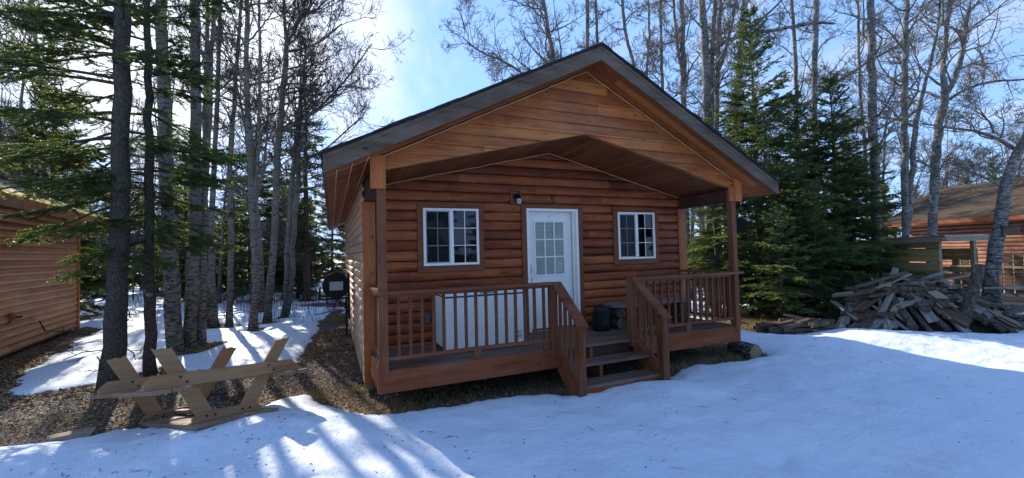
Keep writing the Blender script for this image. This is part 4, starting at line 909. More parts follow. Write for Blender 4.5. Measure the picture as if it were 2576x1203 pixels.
# ------------------------------------------------------------------ upturned picnic table (pose solved from the photo)
PT = dict(PTVALS)
pt = thing('picnic_table', 'tan painted wooden picnic table lying upside down at the edge of the snow', 'picnic table', PT['loc'])
def rotm(a, b, c): return Matrix.Rotation(a, 3, 'Z') @ Matrix.Rotation(b, 3, 'X') @ Matrix.Rotation(c, 3, 'Y')
pt.rotation_euler = rotm(*PT['rot']).to_euler()
w, Lt, s_, bl, hb, lb, lt, lw, Hh, sw, so = [PT[k] for k in ('w','Lt','s','bl','hb','lb','lt','lw','H','sw','so')]
pw = WD['picnic']; NB = 5; mb = MB()
for k in range(NB):
    x0 = -w/2+w*k/NB; mb.box(x0+.004, -Lt/2+RS.uniform(-.01, .01), -.0+RS.uniform(0, .002), x0+w/NB-.004, Lt/2, .04)
mb.build('tabletop', WDPY, pt)
for y, q in ((-s_, -1), (s_, -1)):
    c = w/2-.07
    MB().prism([(-c, .0405), (c, .0405), (c, .075), (c-.06, .13), (-c+.06, .13), (-c, .075)], lambda a, b, d: (a, d, b), y-.02, y+.018).build('cleat', pw, pt)
    MB().prism([(-bl/2, hb), (bl/2, hb), (bl/2, hb+.06), (bl/2-.08, hb+.14), (-bl/2+.08, hb+.14), (-bl/2, hb+.06)], lambda a, b, d: (a, d, b), y-.04, y-.002).build('seat_support', pw, pt)
    for sx in (-1, 1):
        x0, x1 = sx*lb, sx*lt; f = lambda a, b, d: (a, d, b); z0 = .041
        j = .03*RS.uniform(-1, 1)
        pol = [(x0-lw/2, z0), (x0+lw/2, z0), (x1+lw/2, Hh+j), (x1+lw/4, Hh-.008), (x1, Hh+.004), (x1-lw/4, Hh-.012), (x1-lw/2, Hh-j)]
        MB().prism(pol, f, y+.0185+(.0 if sx > 0 else .0), y+.058).build('leg', pw, pt)
    for sx in (-1, 1):
        t = (hb+.07)/Hh; xm = sx*(lb+(lt-lb)*t)
        for dx, dz in ((-.03, .03), (.03, -.03)): MB().tube([(xm+dx, y-.041, hb+.07+dz), (xm+dx, y-.048, hb+.07+dz)], .012, 8).build('bolt', M_RUST, pt)
        xm = sx*lb
        for dx in (-.04, .04): MB().tube([(xm+dx, y-.0205, .085), (xm+dx, y-.028, .085)], .011, 8).build('bolt', M_RUST, pt)
for sx in (-1, 1):
    sp_ = MB()
    for k in range(2):
        a = so-k*(sw/2)-sw/2+.004; b = so-k*(sw/2)-.004
        x0, x1 = (a, b) if sx > 0 else (-b, -a); sp_.box(x0, -Lt/2+RS.uniform(-.012, .012), hb-.04, x1, Lt/2, hb-.001)
    sp_.build('seat', WDPY, pt)
MB().beam((0, -s_+.06, .09), (0, s_-.05, .09), .09, .035, (0, 0, 1)).build('brace', WDPY, pt)
MB().beam((.0, -.05, .09), (-.0, s_-.03, hb+.06), .09, .04, (1, 0, 0)).build('brace', WDPY, pt)
# ------------------------------------------------------------------ block and logs on the ground
c = onz(176, 1100, GZ+.06)
o = MB().prism([(-.17, 0), (.13, 0), (.20, .085), (-.15, .09)], lambda a, b, d: (a, d, b), -.07, .07).build('wooden_block', WD['tanp']); o.location = (c[0], c[1], GZ+.02); o.rotation_euler = (0, 0, R(20)); tag(o, 'short weathered grey timber block lying on the gravel near the bottom left', 'block')
c = onz(1877, 886, GZ+.1)
lg = thing('short_log', 'short cut log lying under the right corner of the porch deck', 'log', (c[0], c[1], GZ+.13), R(150))
MB().tube([(0, -.2, 0), (0, .0, .005), (0, .3, 0)], [.135, .14, .13], 16, 0, True, .05).build('bark', M_BIRCH, lg); MB().tube([(0, -.204, 0), (0, -.2005, 0)], .118, 16).build('cut_face', M_CUT, lg)
lg.rotation_euler = (0, 0, R(-5))
# ------------------------------------------------------------------ neighbour cabins
def ncabin(name, label, corner, ang, length, depth, z0, z1, mat, roofmat, course, eave, pitch, edge=None, gable=False, side=1, rover=.5):
    """wall runs from the corner along local +x; the cabin's body lies on local +y*side"""
    n = thing(name, label, 'cabin', (corner[0], corner[1], 0), ang)
    mb = MB(); o_ = -side
    logskin(mb, 0, length, z0, z1, course, .04, lambda u, q, z: (u, o_*q, z), (), (), off=0)
    y0, y1 = sorted((side*.006, side*depth)); mb.box(.0, y0, z0, length, y1, z1); mb.build('wall', mat, n)
    return n
# left cabin: long wall facing right
a = onz(192, 828, -.56); b = onz(0, 905, -.56); d = unit(b-a); angL = math.atan2(d[1], d[0]); LL = 7.5
nl_ = thing('neighbour_cabin', 'brown log sided cabin at the left edge with yellow moss on its roof edge', 'cabin', (a[0], a[1], 0), angL)
mb = MB(); logskin(mb, .10, LL, -.52, 2.55, .165, .045, lambda u, q_, z: (u, q_, z), (), (), off=.52); mb.box(.0, -5.5, -.5, LL, -.006, 2.5); mb.build('wall', WD['ncab'], nl_)
MB().box(-.02, -.02, -.56, .095, .07, 2.52).build('corner_board', WD['endcap'], nl_)
mb = MB(); mb.prism([(.75, 2.45), (-2.8, 4.2), (-2.8, 4.35), (.75, 2.60)], lambda a, b, c: (c, a, b), -1.0, LL+.3); mb.prism([(-6.3, 2.45), (-2.801, 4.2), (-2.801, 4.35), (-6.3, 2.6)], lambda a, b, c: (c, a, b), -1.0, LL+.3); rf = mb.build('roof', M_SHINGB, nl_)
MB().box(-1.0, .752, 2.40, LL+.3, .785, 2.585).build('eave_fascia', WD['corner'], rf)
MOSSR = np.array([[1,0,0],[0,.894,.447],[0,-.447,.894]]); mb = MB(); xs = -1.03
while xs < LL+.3:
    w_ = random.uniform(.05, .11); mb.obox((xs+w_/2, .60+random.uniform(-.01, .02), 2.69+random.uniform(-.004, .012)), (w_, random.uniform(.34, .44), .045), MOSSR); xs += w_
mb.build('mossy_edge', M_MOSS, rf)
g = MB(); g.prism([(-5.5, 2.5), (-.01, 2.5), (-2.75, 3.9)], lambda a, b, c: (c, a, b), .0, .05); g.build('gable', WD['ncab'], nl_)
p = onz(17, 797, 0); 
def onwall(x, y):                                                    # pixel -> local coords on that wall
    dd = ray(x, y); nx = np.array([-d[1], d[0], 0]); t = ((a-CAM)@nx)/(dd@nx); w = CAM+dd*t; r_ = w-a; return (r_@d, w[2])
u, z = onwall(19, 800); MB().box(u-.09, .045, z-.10, u+.09, .09, z+.10).box(u-.05, .0905, z-.05, u+.05, .12, z+.05).build('outlet_box', WD['corner'], nl_)
MB().tube([(u-.02, .12, z), (u-.05, .20, z)], .02, 8).build('tap', M_RUST, nl_)
p1 = onwall(90, 808); p2 = onwall(92, 834); p3 = onwall(140, 836); p4 = onwall(152, 822)
MB().tube([(p1[0], .06, p1[1]), (p2[0], .14, p2[1]), (p3[0], .16, p3[1]), (p4[0], .06, p4[1])], .014, 6).build('bracket', M_BLACK, nl_)
# right cabin
a2 = at(2292, 566, 20); b2 = at(2576, 548, 16.2); a2[2] = b2[2] = 0; d2 = unit(b2-a2); angR = math.atan2(d2[1], d2[0]); zE = 2.2
a2 = a2-d2*.3; LR = 8.5
nr = thing('neighbour_cabin', 'red log cabin with a broad brown shingle roof at the right edge behind the woodshed', 'cabin', (a2[0], a2[1], 0), angR)
mb = MB(); logskin(mb, 0, LR, -.6, zE, .16, .045, lambda u, q_, z: (u, -q_, z), (), (), off=0); mb.box(0, .006, -.6, LR, 6, zE); mb.build('wall', WD['rcab'], nr)
mb = MB(); y0_ = -.55; sl = .50
mb.prism([(y0_, zE-.02), (3, zE-.02+sl*(3-y0_)), (3, zE+.13+sl*(3-y0_)), (y0_, zE+.13)], lambda a, b, c: (c, a, b), -.6, LR+.5); mb.prism([(6-y0_, zE-.02), (3.001, zE-.02+sl*(3-y0_)), (3.001, zE+.13+sl*(3-y0_)), (6-y0_, zE+.13)], lambda a, b, c: (c, a, b), -.6, LR+.5)
def m_sh2():
    n = NT('brown_shingle_roof'); o = n.coord(); x, y, z = n.sep(o); k = n.noise(n.comb(n.math('MULTIPLY', x, .8), n.math('MULTIPLY', y, 7), n.math('MULTIPLY', z, 7)), 1.5, 6, .7, .6)
    c = n.ramp(k, [(.3, (.035,.025,.018)), (.5, (.08,.056,.038)), (.7, (.16,.12,.085))]); n.bump(k, .8, .04); return n.fin(c, .95, .1)
rf = mb.build('roof', m_sh2(), nr); MB().box(-.6, y0_-.03, zE-.05, LR+.5, y0_-.001, zE+.12).build('eave_fascia', WD['skirt'], rf); MB().prism([(0, zE), (6, zE), (3, zE+1.5)], lambda a, b, c: (c, a, b), 0, .08).build('gable', WD['rcab'], nr)
# bird box on the leaning birch
c = at(2540, 579, 9.9); bx = thing('birdhouse', 'grey box birdhouse fixed to the leaning birch', 'birdhouse', tuple(c), R(-60))
MB().box(-.12, -.07, -.085, .12, .07, .09).build('box', WD['brownp'], bx); MB().box(-.135, -.085, .0905, .135, .085, .105).build('lid', WD['brownp'], bx); MB().box(.1205, -.06, -.08, .132, .06, .08).build('front_plate', WD['grey'], bx); MB().tube([(.132, 0, .03), (.136, 0, .03)], .022, 10).build('entrance', M_DARKIN, bx)
# dark pallets leaning on the right cabin
for i, (x, y, dd_, n_) in enumerate([(2430, 700, 15.5, 3), (2540, 720, 14.4, 4)]):
    c = at(x, y, dd_); pl = thing('pallet', ['dark upright board pallet behind the leaning birch, nearer the woodshed', 'dark upright board pallet at the right edge in front of the red cabin'][i], 'pallet', (c[0], c[1], GZ), angR)
    for k in range(n_): MB().box(k*.27-.4, 0, .15, k*.27-.18, .03, 1.55-.1*(i == 0)).build('slat', WD['brownp'], pl)
    MB().box(-.42, -.05, 1.02, n_*.27-.36, -.001, 1.10).box(-.42, -.05, .3, n_*.27-.36, -.001, .38).build('crossbar', WD['tanp'], pl)
# ------------------------------------------------------------------ woodshed
cA = at(2360, 600, 12.); cB = at(2441, 600, 12.2); cA[2] = cB[2] = 0; e1 = unit(cB-cA); sw_ = np.linalg.norm(cB-cA); angS = math.atan2(e1[1], e1[0]); 
sh = thing('woodshed', 'open rough board woodshed with gaps between its boards behind the scrap wood heap', 'shed', (cA[0], cA[1], 0), angS)
WS, DS, HS = sw_+.08, 3.7, 1.50
for x, y in ((0, 0), (WS, 0), (0, DS), (WS, DS)): MB().box(x-.045, y-.045, -.62, x+.045, y+.045, HS).build('post', WD['tanp'], sh)
mb = MB(); z = -.55; k = 0
while z < HS-.12:
    h = .175+RS.uniform(-.012, .012); gp = RS.uniform(.006, .03); t1, t2 = RS.uniform(-.012, .012, 2)
    f = lambda a, b, c: (c, a, b); mb.prism([(-.06, z+t1), (DS+.06, z+t2), (DS+.06, z+h+t2), (-.06, z+h+t1)], f, -.075, -.047)
    mb.prism([(-.06, z+t2), (DS+.06, z+t1), (DS+.06, z+h+t1), (-.06, z+h+t2)], f, WS+.047, WS+.075) if k % 3 else None
    mb.prism([(-.05, z+t1), (WS+.05, z+t2), (WS+.05, z+h+t2), (-.05, z+h+t1)], lambda a, b, c: (a, c, b), DS+.047, DS+.075); z += h+gp; k += 1
mb.build('boards', WD['rough'], sh)
mb = MB(); mb.prism([(-.25, HS+.02), (DS+.2, HS-.12), (DS+.2, HS-.09), (-.25, HS+.05)], lambda a, b, c: (c, a, b), -.15, WS+.15)
k = 0
while k*.07 < WS+.28: x = -.145+k*.07; mb.prism([(-.27, HS+.0505), (DS+.2, HS-.0895), (DS+.2, HS-.075), (-.27, HS+.065)], lambda a, b, c: (c, a, b), x, x+.03); k += 1
mb.build('roof', M_MET, sh)
mb = MB(); mb.box(-.16, -.30, HS-.11, WS+.16, -.26, HS+.035); mb.prism([(-.25, HS-.11), (DS+.2, HS-.24), (DS+.2, HS-.12), (-.25, HS+.01)], lambda a, b, c: (c, a, b), -.19, -.151); mb.build('fascia', WD['tanp'], sh)
# ------------------------------------------------------------------ scrap wood heap
hc = np.array([11.62, -1.22]); HX, HY, HH = 1.9, 1.15, 1.16      # heap centre and half axes (long axis along the photo's width)
ex = np.array([CR[0], CR[1]])/np.hypot(CR[0], CR[1]); ey = np.array([-ex[1], ex[0]])
def heap(u, v): return HH*max(0, 1-((u+.15)/HX)**2*1.0-(v/HY)**2*.8)**.75
pr_ = random.Random(21); GP = 'weathered planks of the scrap wood heap'
mats = ['grey', 'grey', 'brownp', 'brownp', 'brownp', 'tanp']
def plank(p0, p1, w, t, roll, m, label, group=GP, cat='plank', name='plank'):
    p0 = np.array(p0); p1 = np.array(p1); T = unit(p1-p0); L = np.linalg.norm(p1-p0); ref = np.array([math.sin(roll)*.9, 0, 1.]); sd = unit(np.cross(ref, T)); up = np.cross(T, sd)
    mb = MB(); j = [pr_.uniform(-.05, .05) for _ in range(2)]
    v = [(-L/2+j[0], -w/2, -t/2), (L/2+j[1], -w/2, -t/2), (L/2-j[1], w/2, -t/2), (-L/2-j[0], w/2, -t/2), (-L/2+j[0], -w/2, t/2), (L/2+j[1], -w/2, t/2), (L/2-j[1], w/2, t/2), (-L/2-j[0], w/2, t/2)]
    mb.add(v, [(0,3,2,1),(4,5,6,7),(0,1,5,4),(1,2,6,5),(2,3,7,6),(3,0,4,7)])
    o = mb.build(name, m); o.matrix_world = Matrix(((T[0], sd[0], up[0], (p0+p1)[0]/2), (T[1], sd[1], up[1], (p0+p1)[1]/2), (T[2], sd[2], up[2], (p0+p1)[2]/2), (0, 0, 0, 1)))
    return tag(o, label, cat, group)
def W3(u, v, z): q_ = hc+ex*u+ey*v; return (q_[0], q_[1], GZ+z)
def roundlog(p0, p1, r, label, m=None, group='split logs in the scrap wood heap'):
    p0 = np.array(p0); p1 = np.array(p1); mid = (p0+p1)/2; mb = MB(); mb.tube([p0-mid, (p0-mid)*.3+RS.normal(0, .01, 3), p1-mid], [r, r*1.05, r*.9], 9, 0, True, .10); o = mb.build('log', m or M_LOGBARK); o.location = tuple(mid); return tag(o, label, 'log', group)
ts = thing('dirt_mound', 'dark heap of bark and rotten scraps under the loose planks', 'heap', W3(0, 0, 0)); 
mb = MB(); n1, n2 = 26, 18; V = []
for i in range(n1):
    for j in range(n2): u = -HX*1.05+2.1*HX*i/(n1-1); v = -HY+2*HY*j/(n2-1); V.append((*(ex*u+ey*v), max(-.05, heap(u, v)*.72-.10+pr_.uniform(-.06, .06))))
i = (np.arange(n1-1)[:, None]*n2+np.arange(n2-1)[None]).ravel(); mb.add(V, np.stack([i, i+n2, i+n2+1, i+1], -1)); mb.build('scraps', m_plain('rotten_wood_scraps', (.035,.028,.022), .95, .1, 0, .5, 12, .8), ts)
for k in range(185):
    # fan out from the middle of the heap, most of them pointing outward and downward
    u = pr_.uniform(-HX, HX)*.92; v = -pr_.random()**.7*HY*.95+.15; L = pr_.uniform(.4, .95)
    ang = math.atan2(v-.25, u*.85)+pr_.uniform(-.45, .45)+(pr_.choice([-1.2, 1.2, .9, -.9]) if k % 5 < 2 else 0); du, dv = math.cos(ang), math.sin(ang)
    u1, v1 = u+du*L/2, v+dv*L/2; u0, v0 = u-du*L/2, v-dv*L/2
    h0, h1 = heap(u0, v0), heap(u1, v1); hm = heap(u, v); h0, h1 = hm+(h0-hm)*.55, hm+(h1-hm)*.7; lift = pr_.uniform(-.06, .10)
    p0 = W3(u0, v0, max(.04, h0+lift)); p1 = W3(u1, v1, max(.03, h1+lift+pr_.uniform(-.05, .05)))
    if k % 6 == 3: roundlog(p0, p1, pr_.uniform(.05, .085), 'bark covered log tangled among the planks of the scrap wood heap')
    else: plank(p0, p1, pr_.uniform(.10, .21), pr_.uniform(.025, .065), pr_.uniform(-.5, .5), WD[mats[pr_.randrange(6)]], 'weathered plank lying in the scrap wood heap')
def PW(x, y, dd): return at(x, y, dd)
SPW = [((2150,735,9.3),(2375,695,9.2),.13,.04,'brownp','long brown plank lying level across the top of the scrap heap'),
 ((2295,715,9.1),(2378,682,9.5),.10,.03,'grey','short grey board on top of the heap left of the stump'),
 ((2216,792,8.8),(2250,722,9.2),.10,.03,'grey','pale grey board slanting steeply down the front of the heap'),
 ((2240,712,9.4),(2254,676,9.6),.10,.05,'grey','short grey stub sticking up from the top of the heap'),
 ((2205,726,9.2),(2290,690,9.5),.07,.03,'tanp','narrow pale stick crossing the top of the heap'),
 ((2390,712,8.9),(2340,700,9.4),.22,.03,'grey','wide flat grey board tipped over the front of the heap beside the stump'),
 ((2305,716,9.2),(2455,690,9.0),.07,.03,'grey','long thin grey board reaching from the heap to the stump'),
 ((2195,706,9.5),(2250,700,9.5),.06,.03,'grey','short white edged stick at the top left of the heap'),
 ((2150,722,9.3),(2270,688,9.4),.11,.04,'brownp','brown plank just below the long level one'),
 ((2470,725,9.2),(2576,722,8.9),.16,.035,'grey','long grey board right of the stump pointing to the photo edge'),
 ((2480,700,9.6),(2560,745,9.2),.09,.04,'brownp','brown board slanting down right of the stump'),
 ((2000,800,9.6),(2110,828,9.2),.10,.06,'tanp','long tan beam on the ground between the small pile and the heap'),
 ((1975,792,9.8),(2075,812,9.6),.08,.06,'tanp','tan notched lath lying above the small rotten wood pile')]
for (p0, p1, w_, t_, m, lab) in SPW: plank(PW(*p0), PW(*p1), w_, t_, .1, WD[m], lab, None)
for k in range(10): 
    u = pr_.uniform(1.0, 2.3); v = pr_.uniform(-1.0, .1); z = heap(u*.7, v)*.8+.05; L = pr_.uniform(.35, .6); an = pr_.uniform(-.6, .6)
    roundlog(W3(u-math.cos(an)*L/2, v-math.sin(an)*L/2, z), W3(u+math.cos(an)*L/2, v+math.sin(an)*L/2, z+pr_.uniform(-.1, .08)), pr_.uniform(.05, .09), 'split log at the right end of the scrap wood heap', [M_LOGBARK, M_BIRCH][k % 2])
# leaning stump
st = thing('tree_stump', 'tall sawn off leaning tree stump standing in front of the scrap wood heap', 'stump', tuple(onz(2400, 852)))
pts = [at(x, y, 8.55)-np.array(st.location) for x, y in ((2396,862),(2412,830),(2432,780),(2447,730),(2458,690),(2463,668))]
MB().tube(pts, np.array([58,46,37,34,33,31])/2/FPX*8.55*.69, 14, 0, True, .09).build('trunk', M_LOGBARK, st, True); MB().tube([pts[-1]+np.array([0, 0, .004]), pts[-1]+np.array([.004, 0, .016])], [.082, .078], 14).build('cut_face', WD['grey'], st)
# small rotten wood pile
pr2 = random.Random(9); c0 = onz(2025, 850)
for k in range(40):
    u = pr2.uniform(-.75, .55); v = pr2.uniform(-.30, .45); L = pr2.uniform(.3, .8); an = pr2.uniform(-.35, .35)+(.2 if k % 3 else -.4); z = max(.04, .50*(1-(u/.95)**2)*(1-abs(v)*.8)*pr2.uniform(.4, 1.))
    q0 = c0[:2]+ex*(u-math.cos(an)*L/2)+ey*(v-math.sin(an)*L/2); q1 = c0[:2]+ex*(u+math.cos(an)*L/2)+ey*(v+math.sin(an)*L/2)
    if k % 4 == 0: roundlog((*q0, GZ+z), (*q1, GZ+z+pr2.uniform(-.06, .06)), pr2.uniform(.04, .065), 'rotten log in the small pile between the porch and the scrap heap', None, 'rotten wood in the small pile')
    else: plank((*q0, GZ+z), (*q1, GZ+z+pr2.uniform(-.08, .08)), pr2.uniform(.08, .16), pr2.uniform(.03, .07), pr2.uniform(-.8, .8), WD['brownp'], 'rotten board in the small pile between the porch and the scrap heap', 'rotten wood in the small pile')
# ------------------------------------------------------------------ ground cover
X_ = axis(-150, 260, -7, 16, .055, 1.10); Y_ = axis(-60, 320, -7.5, 9, .055, 1.10)
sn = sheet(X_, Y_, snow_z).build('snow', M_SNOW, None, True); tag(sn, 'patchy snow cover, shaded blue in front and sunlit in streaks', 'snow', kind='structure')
gr = sheet(axis(-160, 270, -8, 16, .12, 1.12), axis(-70, 330, -8, 9, .12, 1.12), ground_z).build('ground', M_GRAV, None, True); tag(gr, 'bare ground of gravel and brown leaf litter', 'ground', kind='structure')
# litter: leaves, bark chips and pebbles lying on the bare patches
def inside_pts(n, x0, x1, y0, y1, lim=.02):
    x = RS.uniform(x0, x1, n); y = RS.uniform(y0, y1, n); s = snow_s(x, y); k = (s < lim) & ~((x > 0) & (x < W) & (y > .0) & (y < LEN)); return x[k], y[k]
def m_litter():
    n = NT('dry_leaf'); g = n.N('ShaderNodeNewGeometry'); r = g.outputs['Random Per Island']
    return n.fin(n.ramp(r, [(0, (.08,.042,.02)), (.3, (.20,.11,.05)), (.6, (.34,.205,.095)), (.85, (.47,.31,.16)), (1., (.46,.38,.28))]), .8, .2)
def m_pebble():
    n = NT('pebble'); g = n.N('ShaderNodeNewGeometry'); return n.fin(n.ramp(g.outputs['Random Per Island'], [(0, (.05,.05,.048)), (.5, (.16,.155,.14)), (1., (.34,.33,.30))]), .8, .3)
mb = MB()
for (n_, box_) in ((80000, (-6.5, 1.2, -1.6, 6)), (9000, (-.5, 7, -2, .2)), (5000, (6.3, 13, -2, 2)), (5000, (-8, -4, 4, 10))):
    x, y = inside_pts(n_, *box_); z = ground_z(x, y); k = len(x); s = RS.uniform(.009, .026, k)*np.where(np.hypot(x+.5, y+6.5) > 9, 1.4, 1.); az = RS.uniform(0, 6.28, k); tl = RS.normal(0, .5, (k, 2))
    u_ = unit(np.stack([np.cos(az), np.sin(az), tl[:, 0]], 1))*s[:, None]; v_ = unit(np.stack([-np.sin(az), np.cos(az), tl[:, 1]], 1))*s[:, None]*RS.uniform(.25, .7, (k, 1)); p_ = np.stack([x, y, z+.012+s*.25], 1)
    mb.add(np.stack([p_-u_, p_-v_, p_+u_, p_+v_], 1).reshape(-1, 3), np.arange(4*k).reshape(-1, 4))
lf = mb.build('leaf_litter', m_litter()); tag(lf, 'brown leaf and bark litter scattered over the bare ground', 'litter', kind='stuff')
mb = MB(); x, y = inside_pts(16000, -6.5, 1.2, -1.6, 5); g_ = fbm(x, y, 1.3, 3, .5, 12) > .15; x, y = x[g_], y[g_]; k = len(x); s = RS.uniform(.008, .022, k)
oc = np.array([(1,0,0),(-1,0,0),(0,1,0),(0,-1,0),(0,0,.7),(0,0,-.7)]); V = np.stack([x, y, ground_z(x, y)+.006], 1)[:, None]+oc[None]*s[:, None, None]*RS.uniform(.7, 1.3, (k, 6, 1))
F = np.array([(0,2,4),(2,1,4),(1,3,4),(3,0,4)]); mb.add(V.reshape(-1, 3), (F[None]+6*np.arange(k)[:, None, None]).reshape(-1, 3))
pb = mb.build('gravel', m_pebble(), None, True); tag(pb, 'loose grey pebbles on the bare ground left of the cabin', 'gravel', kind='stuff')
# needles, bark crumbs and twigs lying on the snow
mb = MB()
for (n_, x0, x1, y0, y1) in ((2600, -7, 1, -2.5, 6), (1500, -6, 2, 5, 14), (900, 7, 14, -3.2, -.6), (500, -3, 9, -5.5, -1.4)):
    x = RS.uniform(x0, x1, n_); y = RS.uniform(y0, y1, n_); q_ = (snow_s(x, y) > .04) & (fbm(x, y, 1.1, 2, .5, 8) > -.25); x, y = x[q_], y[q_]; k = len(x); z = snow_z(x, y)+.003
    az = RS.uniform(0, 6.28, k); Ln = RS.uniform(.006, .03, k)*(1+2.5*(RS.uniform(0, 1, k) > .95)); wd = RS.uniform(.002, .007, k)
    u_ = np.stack([np.cos(az), np.sin(az), RS.normal(0, .1, k)], 1)*Ln[:, None]; v_ = np.stack([-np.sin(az), np.cos(az), RS.normal(0, .3, k)], 1)*wd[:, None]; p_ = np.stack([x, y, z], 1)
    mb.add(np.stack([p_-u_, p_-v_, p_+u_, p_+v_], 1).reshape(-1, 3), np.arange(4*k).reshape(-1, 4))
o = mb.build('needle_litter', m_plain('dark_needle_litter', (.10,.07,.045), .9, .1, 0, .5, 5)); tag(o, 'dark needles and bark crumbs scattered over the snow', 'litter', kind='stuff')
# dry grass
M_STRAW = m_plain('dry_straw', (.42,.27,.11), .7, .2, 0, .4, 6); M_STRAWG = m_plain('dull_dry_grass', (.22,.17,.09), .8, .2, 0, .4, 6)
def blades(mb, cx_, cy_, rad, n_, h, bend, wd=.004):
    a = RS.uniform(0, 6.28, n_); r = rad*np.sqrt(RS.uniform(0, 1, n_)); x = cx_+r*np.cos(a); y = cy_+r*np.sin(a); z = ground_z(x, y); hh = h*RS.uniform(.4, 1.1, n_); b = RS.uniform(0, 6.28, n_); bd = bend*RS.uniform(.3, 1.2, n_)*hh
    dx, dy = np.cos(b), np.sin(b); pts = []
    for t in (0, .35, .7, 1.): pts.append(np.stack([x+dx*bd*t**2, y+dy*bd*t**2, z+hh*(t-.45*t**3*min(1, bend))], 1))
    sd = np.stack([-dy, dx, 0*dx], 1)*wd
    for i in range(3):
        w0, w1 = (1-i*.3), (1-(i+1)*.3); mb.add(np.stack([pts[i]-sd*w0, pts[i]+sd*w0, pts[i+1]+sd*w1, pts[i+1]-sd*w1], 1).reshape(-1, 3), np.arange(4*n_).reshape(-1, 4))
mb = MB()
for (x, y, rad, n_, h, bd) in [(1915,830,.22,420,.42,1.5),(1900,838,.18,200,.3,1.5),(345,1000,.22,260,.16,1.2),(395,925,.3,260,.16,1.2),(500,880,.35,260,.22,1.3),(840,810,.35,500,.14,1.2),(860,800,.3,300,.14,1.2),(820,990,.35,500,.09,1.),(900,1030,.35,420,.09,1.),(985,1035,.3,300,.10,1.),(1000,1040,.3,200,.12,1.),(250,830,.6,500,.09,1.),(560,815,.4,200,.15,1.2),(770,770,.5,200,.2,1.2),(700,812,.4,200,.2,1.2)]:
    c = onz(x, y); blades(mb, c[0], c[1], rad, n_, h, bd)
o = mb.build('dry_grass', M_STRAW); tag(o, 'golden tufts of dry grass at tree feet and on the bare strip', 'grass', kind='stuff')
mb = MB()
for (x, y, rad, n_, h, bd) in [(1050,1030,.3,160,.12,.8),(1130,1022,.35,260,.13,.8),(1230,1010,.35,240,.12,.9),(1330,995,.3,160,.10,.9),(1700,930,.22,260,.22,.8),(1745,915,.35,700,.24,.9),(1800,905,.4,700,.20,1.),(1830,885,.4,500,.18,1.),(1860,900,.3,300,.14,1.2),(1905,898,.25,200,.12,1.2)]:
    c = onz(x, y); blades(mb, c[0], c[1], rad, n_, h, bd)
o = mb.build('dry_grass', M_STRAWG); tag(o, 'dull straw coloured grass in the shade along the porch deck', 'grass', kind='stuff')
# thin brush stems standing in the snow behind
mb = MB()
r3 = np.random.RandomState(77)
for (X0, X1, d0, d1, n_, h) in ((560, 870, 12, 21, 260, 1.1), (300, 560, 12, 20, 90, .8), (1850, 2000, 14, 20, 60, .9), (820, 868, 14, 24, 70, 1.3)):
    X = r3.uniform(X0, X1, n_); dd_ = r3.uniform(d0, d1, n_); P0 = np.array([at(a_, 640, b_) for a_, b_ in zip(X, dd_)]); P0[:, 2] = GZ
    Lb = h*r3.uniform(.4, 1.2, n_); C = grow(P0, np.stack([r3.normal(0, .15, n_), r3.normal(0, .15, n_), np.ones(n_)], 1), Lb, 4, .08, .05, r3); Rr = addcurves(mb, C, np.full(n_, .006), np.full(n_, .003), 3)
    p_, d_, l_, q_ = spawn(C, Rr, 3, .3, .95, (20, 50), .4, Lb, r3); addcurves(mb, grow(p_, d_, l_, 2, .1, .1, r3), np.full(len(p_), .004), np.full(len(p_), .0025), 3)
for (x, y, h) in ((600,850,.45),(612,862,.35),(627,855,.3),(648,900,.25),(580,905,.5),(760,800,.5),(775,805,.4)):
    c = onz(x, y); C = grow(np.array([c]), np.array([[.05, 0, 1.]]), np.array([h]), 4, .1, .05, r3); Rr = addcurves(mb, C, np.array([.005]), np.array([.003]), 3); p_, d_, l_, q_ = spawn(C, Rr, 3, .3, .95, (20, 50), .5, np.array([h]), r3); addcurves(mb, grow(p_, d_, l_, 2, .1, .1, r3), np.full(3, .003), np.full(3, .002), 3)
o = mb.build('brush', M_TWIG); tag(o, 'thin leafless brush stems standing in the snow of the woodland', 'brush', kind='stuff')
c = onz(850, 778); br = MB(); C = np.array([onz(790, 792, -.45), onz(815, 788, -.42), onz(838, 779, -.42), onz(868, 781, -.45)]); br.tube(C, [.012, .018, .014, .01], 6, 0, True, .1); br.tube([C[1], onz(822, 772, -.35)], [.01, .005], 5); br.tube([C[2], onz(832, 770, -.33)], [.01, .005], 5); o = br.build('fallen_branch', M_TWIG); tag(o, 'dark fallen branch on the snow below the fuel tank', 'branch')
# ------------------------------------------------------------------ light
sun_v = unit(np.array([SUNX, 1., 0.])); el = R(SUNEL); sv_ = np.array([sun_v[0]*math.cos(el), sun_v[1]*math.cos(el), math.sin(el)])
ld = bpy.data.lights.new('sun', 'SUN'); ld.energy = SUNE; ld.angle = R(.55); ld.color = (1., .93, .82); lo = bpy.data.objects.new('sun', ld); COL.objects.link(lo)
lo.rotation_euler = Vector(sv_).to_track_quat('Z', 'Y').to_euler(); lo.location = (0, 0, 30)
w = bpy.data.worlds.new('World'); SC.world = w; w.use_nodes = True; t = w.node_tree; t.nodes.clear()
n = NT.__new__(NT); n.t = t
out = n.N('ShaderNodeOutputWorld'); bg = n.N('ShaderNodeBackground'); sky = n.N('ShaderNodeTexSky'); sky.sky_type = 'NISHITA'; sky.sun_disc = False
sky.sun_elevation = el; sky.sun_rotation = math.atan2(sun_v[0], sun_v[1]); sky.air_density = 1.; sky.dust_density = .25; sky.ozone_density = 2.2; sky.altitude = 50
tc = n.N('ShaderNodeTexCoord'); g = tc.outputs['Generated']; x, y, z = n.sep(g)
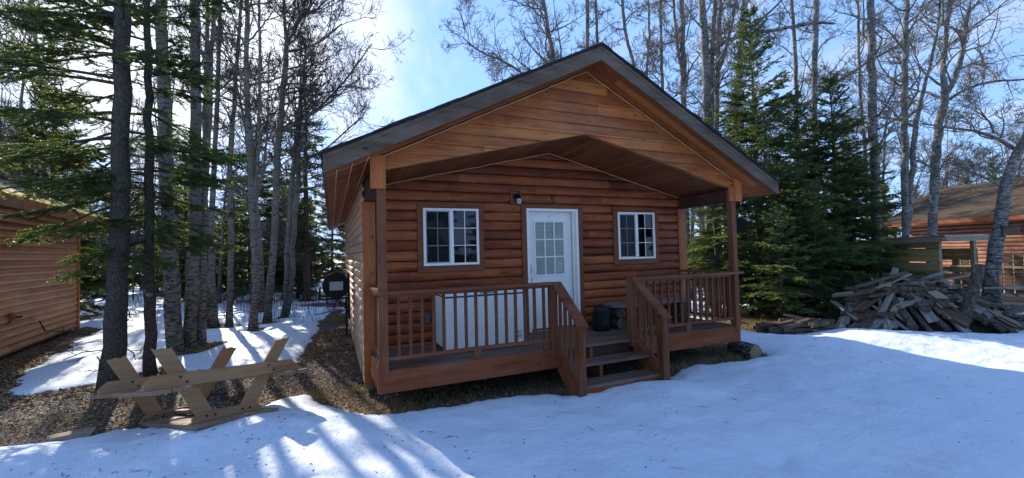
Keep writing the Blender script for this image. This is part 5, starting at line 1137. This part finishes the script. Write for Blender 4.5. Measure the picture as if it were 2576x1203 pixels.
zz = n.math('ADD', n.math('MAXIMUM', z, 0.), .22); pv = n.comb(n.math('DIVIDE', x, zz), n.math('DIVIDE', y, zz), 0.)
mp = n.N('ShaderNodeMapping'); n.L(pv, mp.inputs[0]); mp.inputs['Scale'].default_value = (1.9, .75, 1); mp.inputs['Rotation'].default_value = (0, 0, R(28)); mp.inputs['Location'].default_value = CLOC
c1 = n.noise(mp.outputs[0], 1.15, 6, .58, .35)
dt = n.N('ShaderNodeVectorMath', operation='DOT_PRODUCT'); n.L(g, dt.inputs[0]); dt.inputs[1].default_value = tuple(sv_); dd = dt.outputs['Value']
prox = n.ramp(dd, [(.50, 0.), (.82, .03), (.90, .06), (.96, .15), (1., .45)])
cl = n.ramp(n.math('ADD', c1, prox), [(.52, 0.), (.78, 1.)])
glow = n.ramp(dd, [(.6, 1.), (.9, 1.25), (.97, 1.9), (1., 3.2)])
glowv = n.math('ADD', .95, n.math('MULTIPLY', n.math('POWER', n.math('MAXIMUM', dd, 0.), 14.), .8))
cloudc = n.comb(n.math('MULTIPLY', glowv, 7.3*CB), n.math('MULTIPLY', glowv, 7.5*CB), n.math('MULTIPLY', glowv, 7.9*CB))
sr = n.N('ShaderNodeSeparateColor'); n.L(n.mix(1., sky.outputs[0], (SKYG[0], SKYG[1], SKYG[2]), 'MULTIPLY'), sr.inputs[0])
cmpr = lambda v, k: n.math('DIVIDE', v, n.math('ADD', 1., n.math('DIVIDE', v, k)))
skyc = n.comb(cmpr(sr.outputs[0], SK[0]), cmpr(sr.outputs[1], SK[1]), cmpr(sr.outputs[2], SK[2]))
n.L(n.mix(n.math('MULTIPLY', cl, .85), skyc, cloudc), bg.inputs[0]); bg.inputs[1].default_value = SKYS; n.L(bg.outputs[0], out.inputs[0])
SC.view_settings.view_transform = 'Standard'; SC.view_settings.look = 'None'; SC.view_settings.exposure = EXPO; SC.view_settings.gamma = 1
SC.render.engine = 'CYCLES'; SC.cycles.max_bounces = 6; SC.cycles.transparent_max_bounces = 8
SC.render.resolution_x = 1024; SC.render.resolution_y = 478
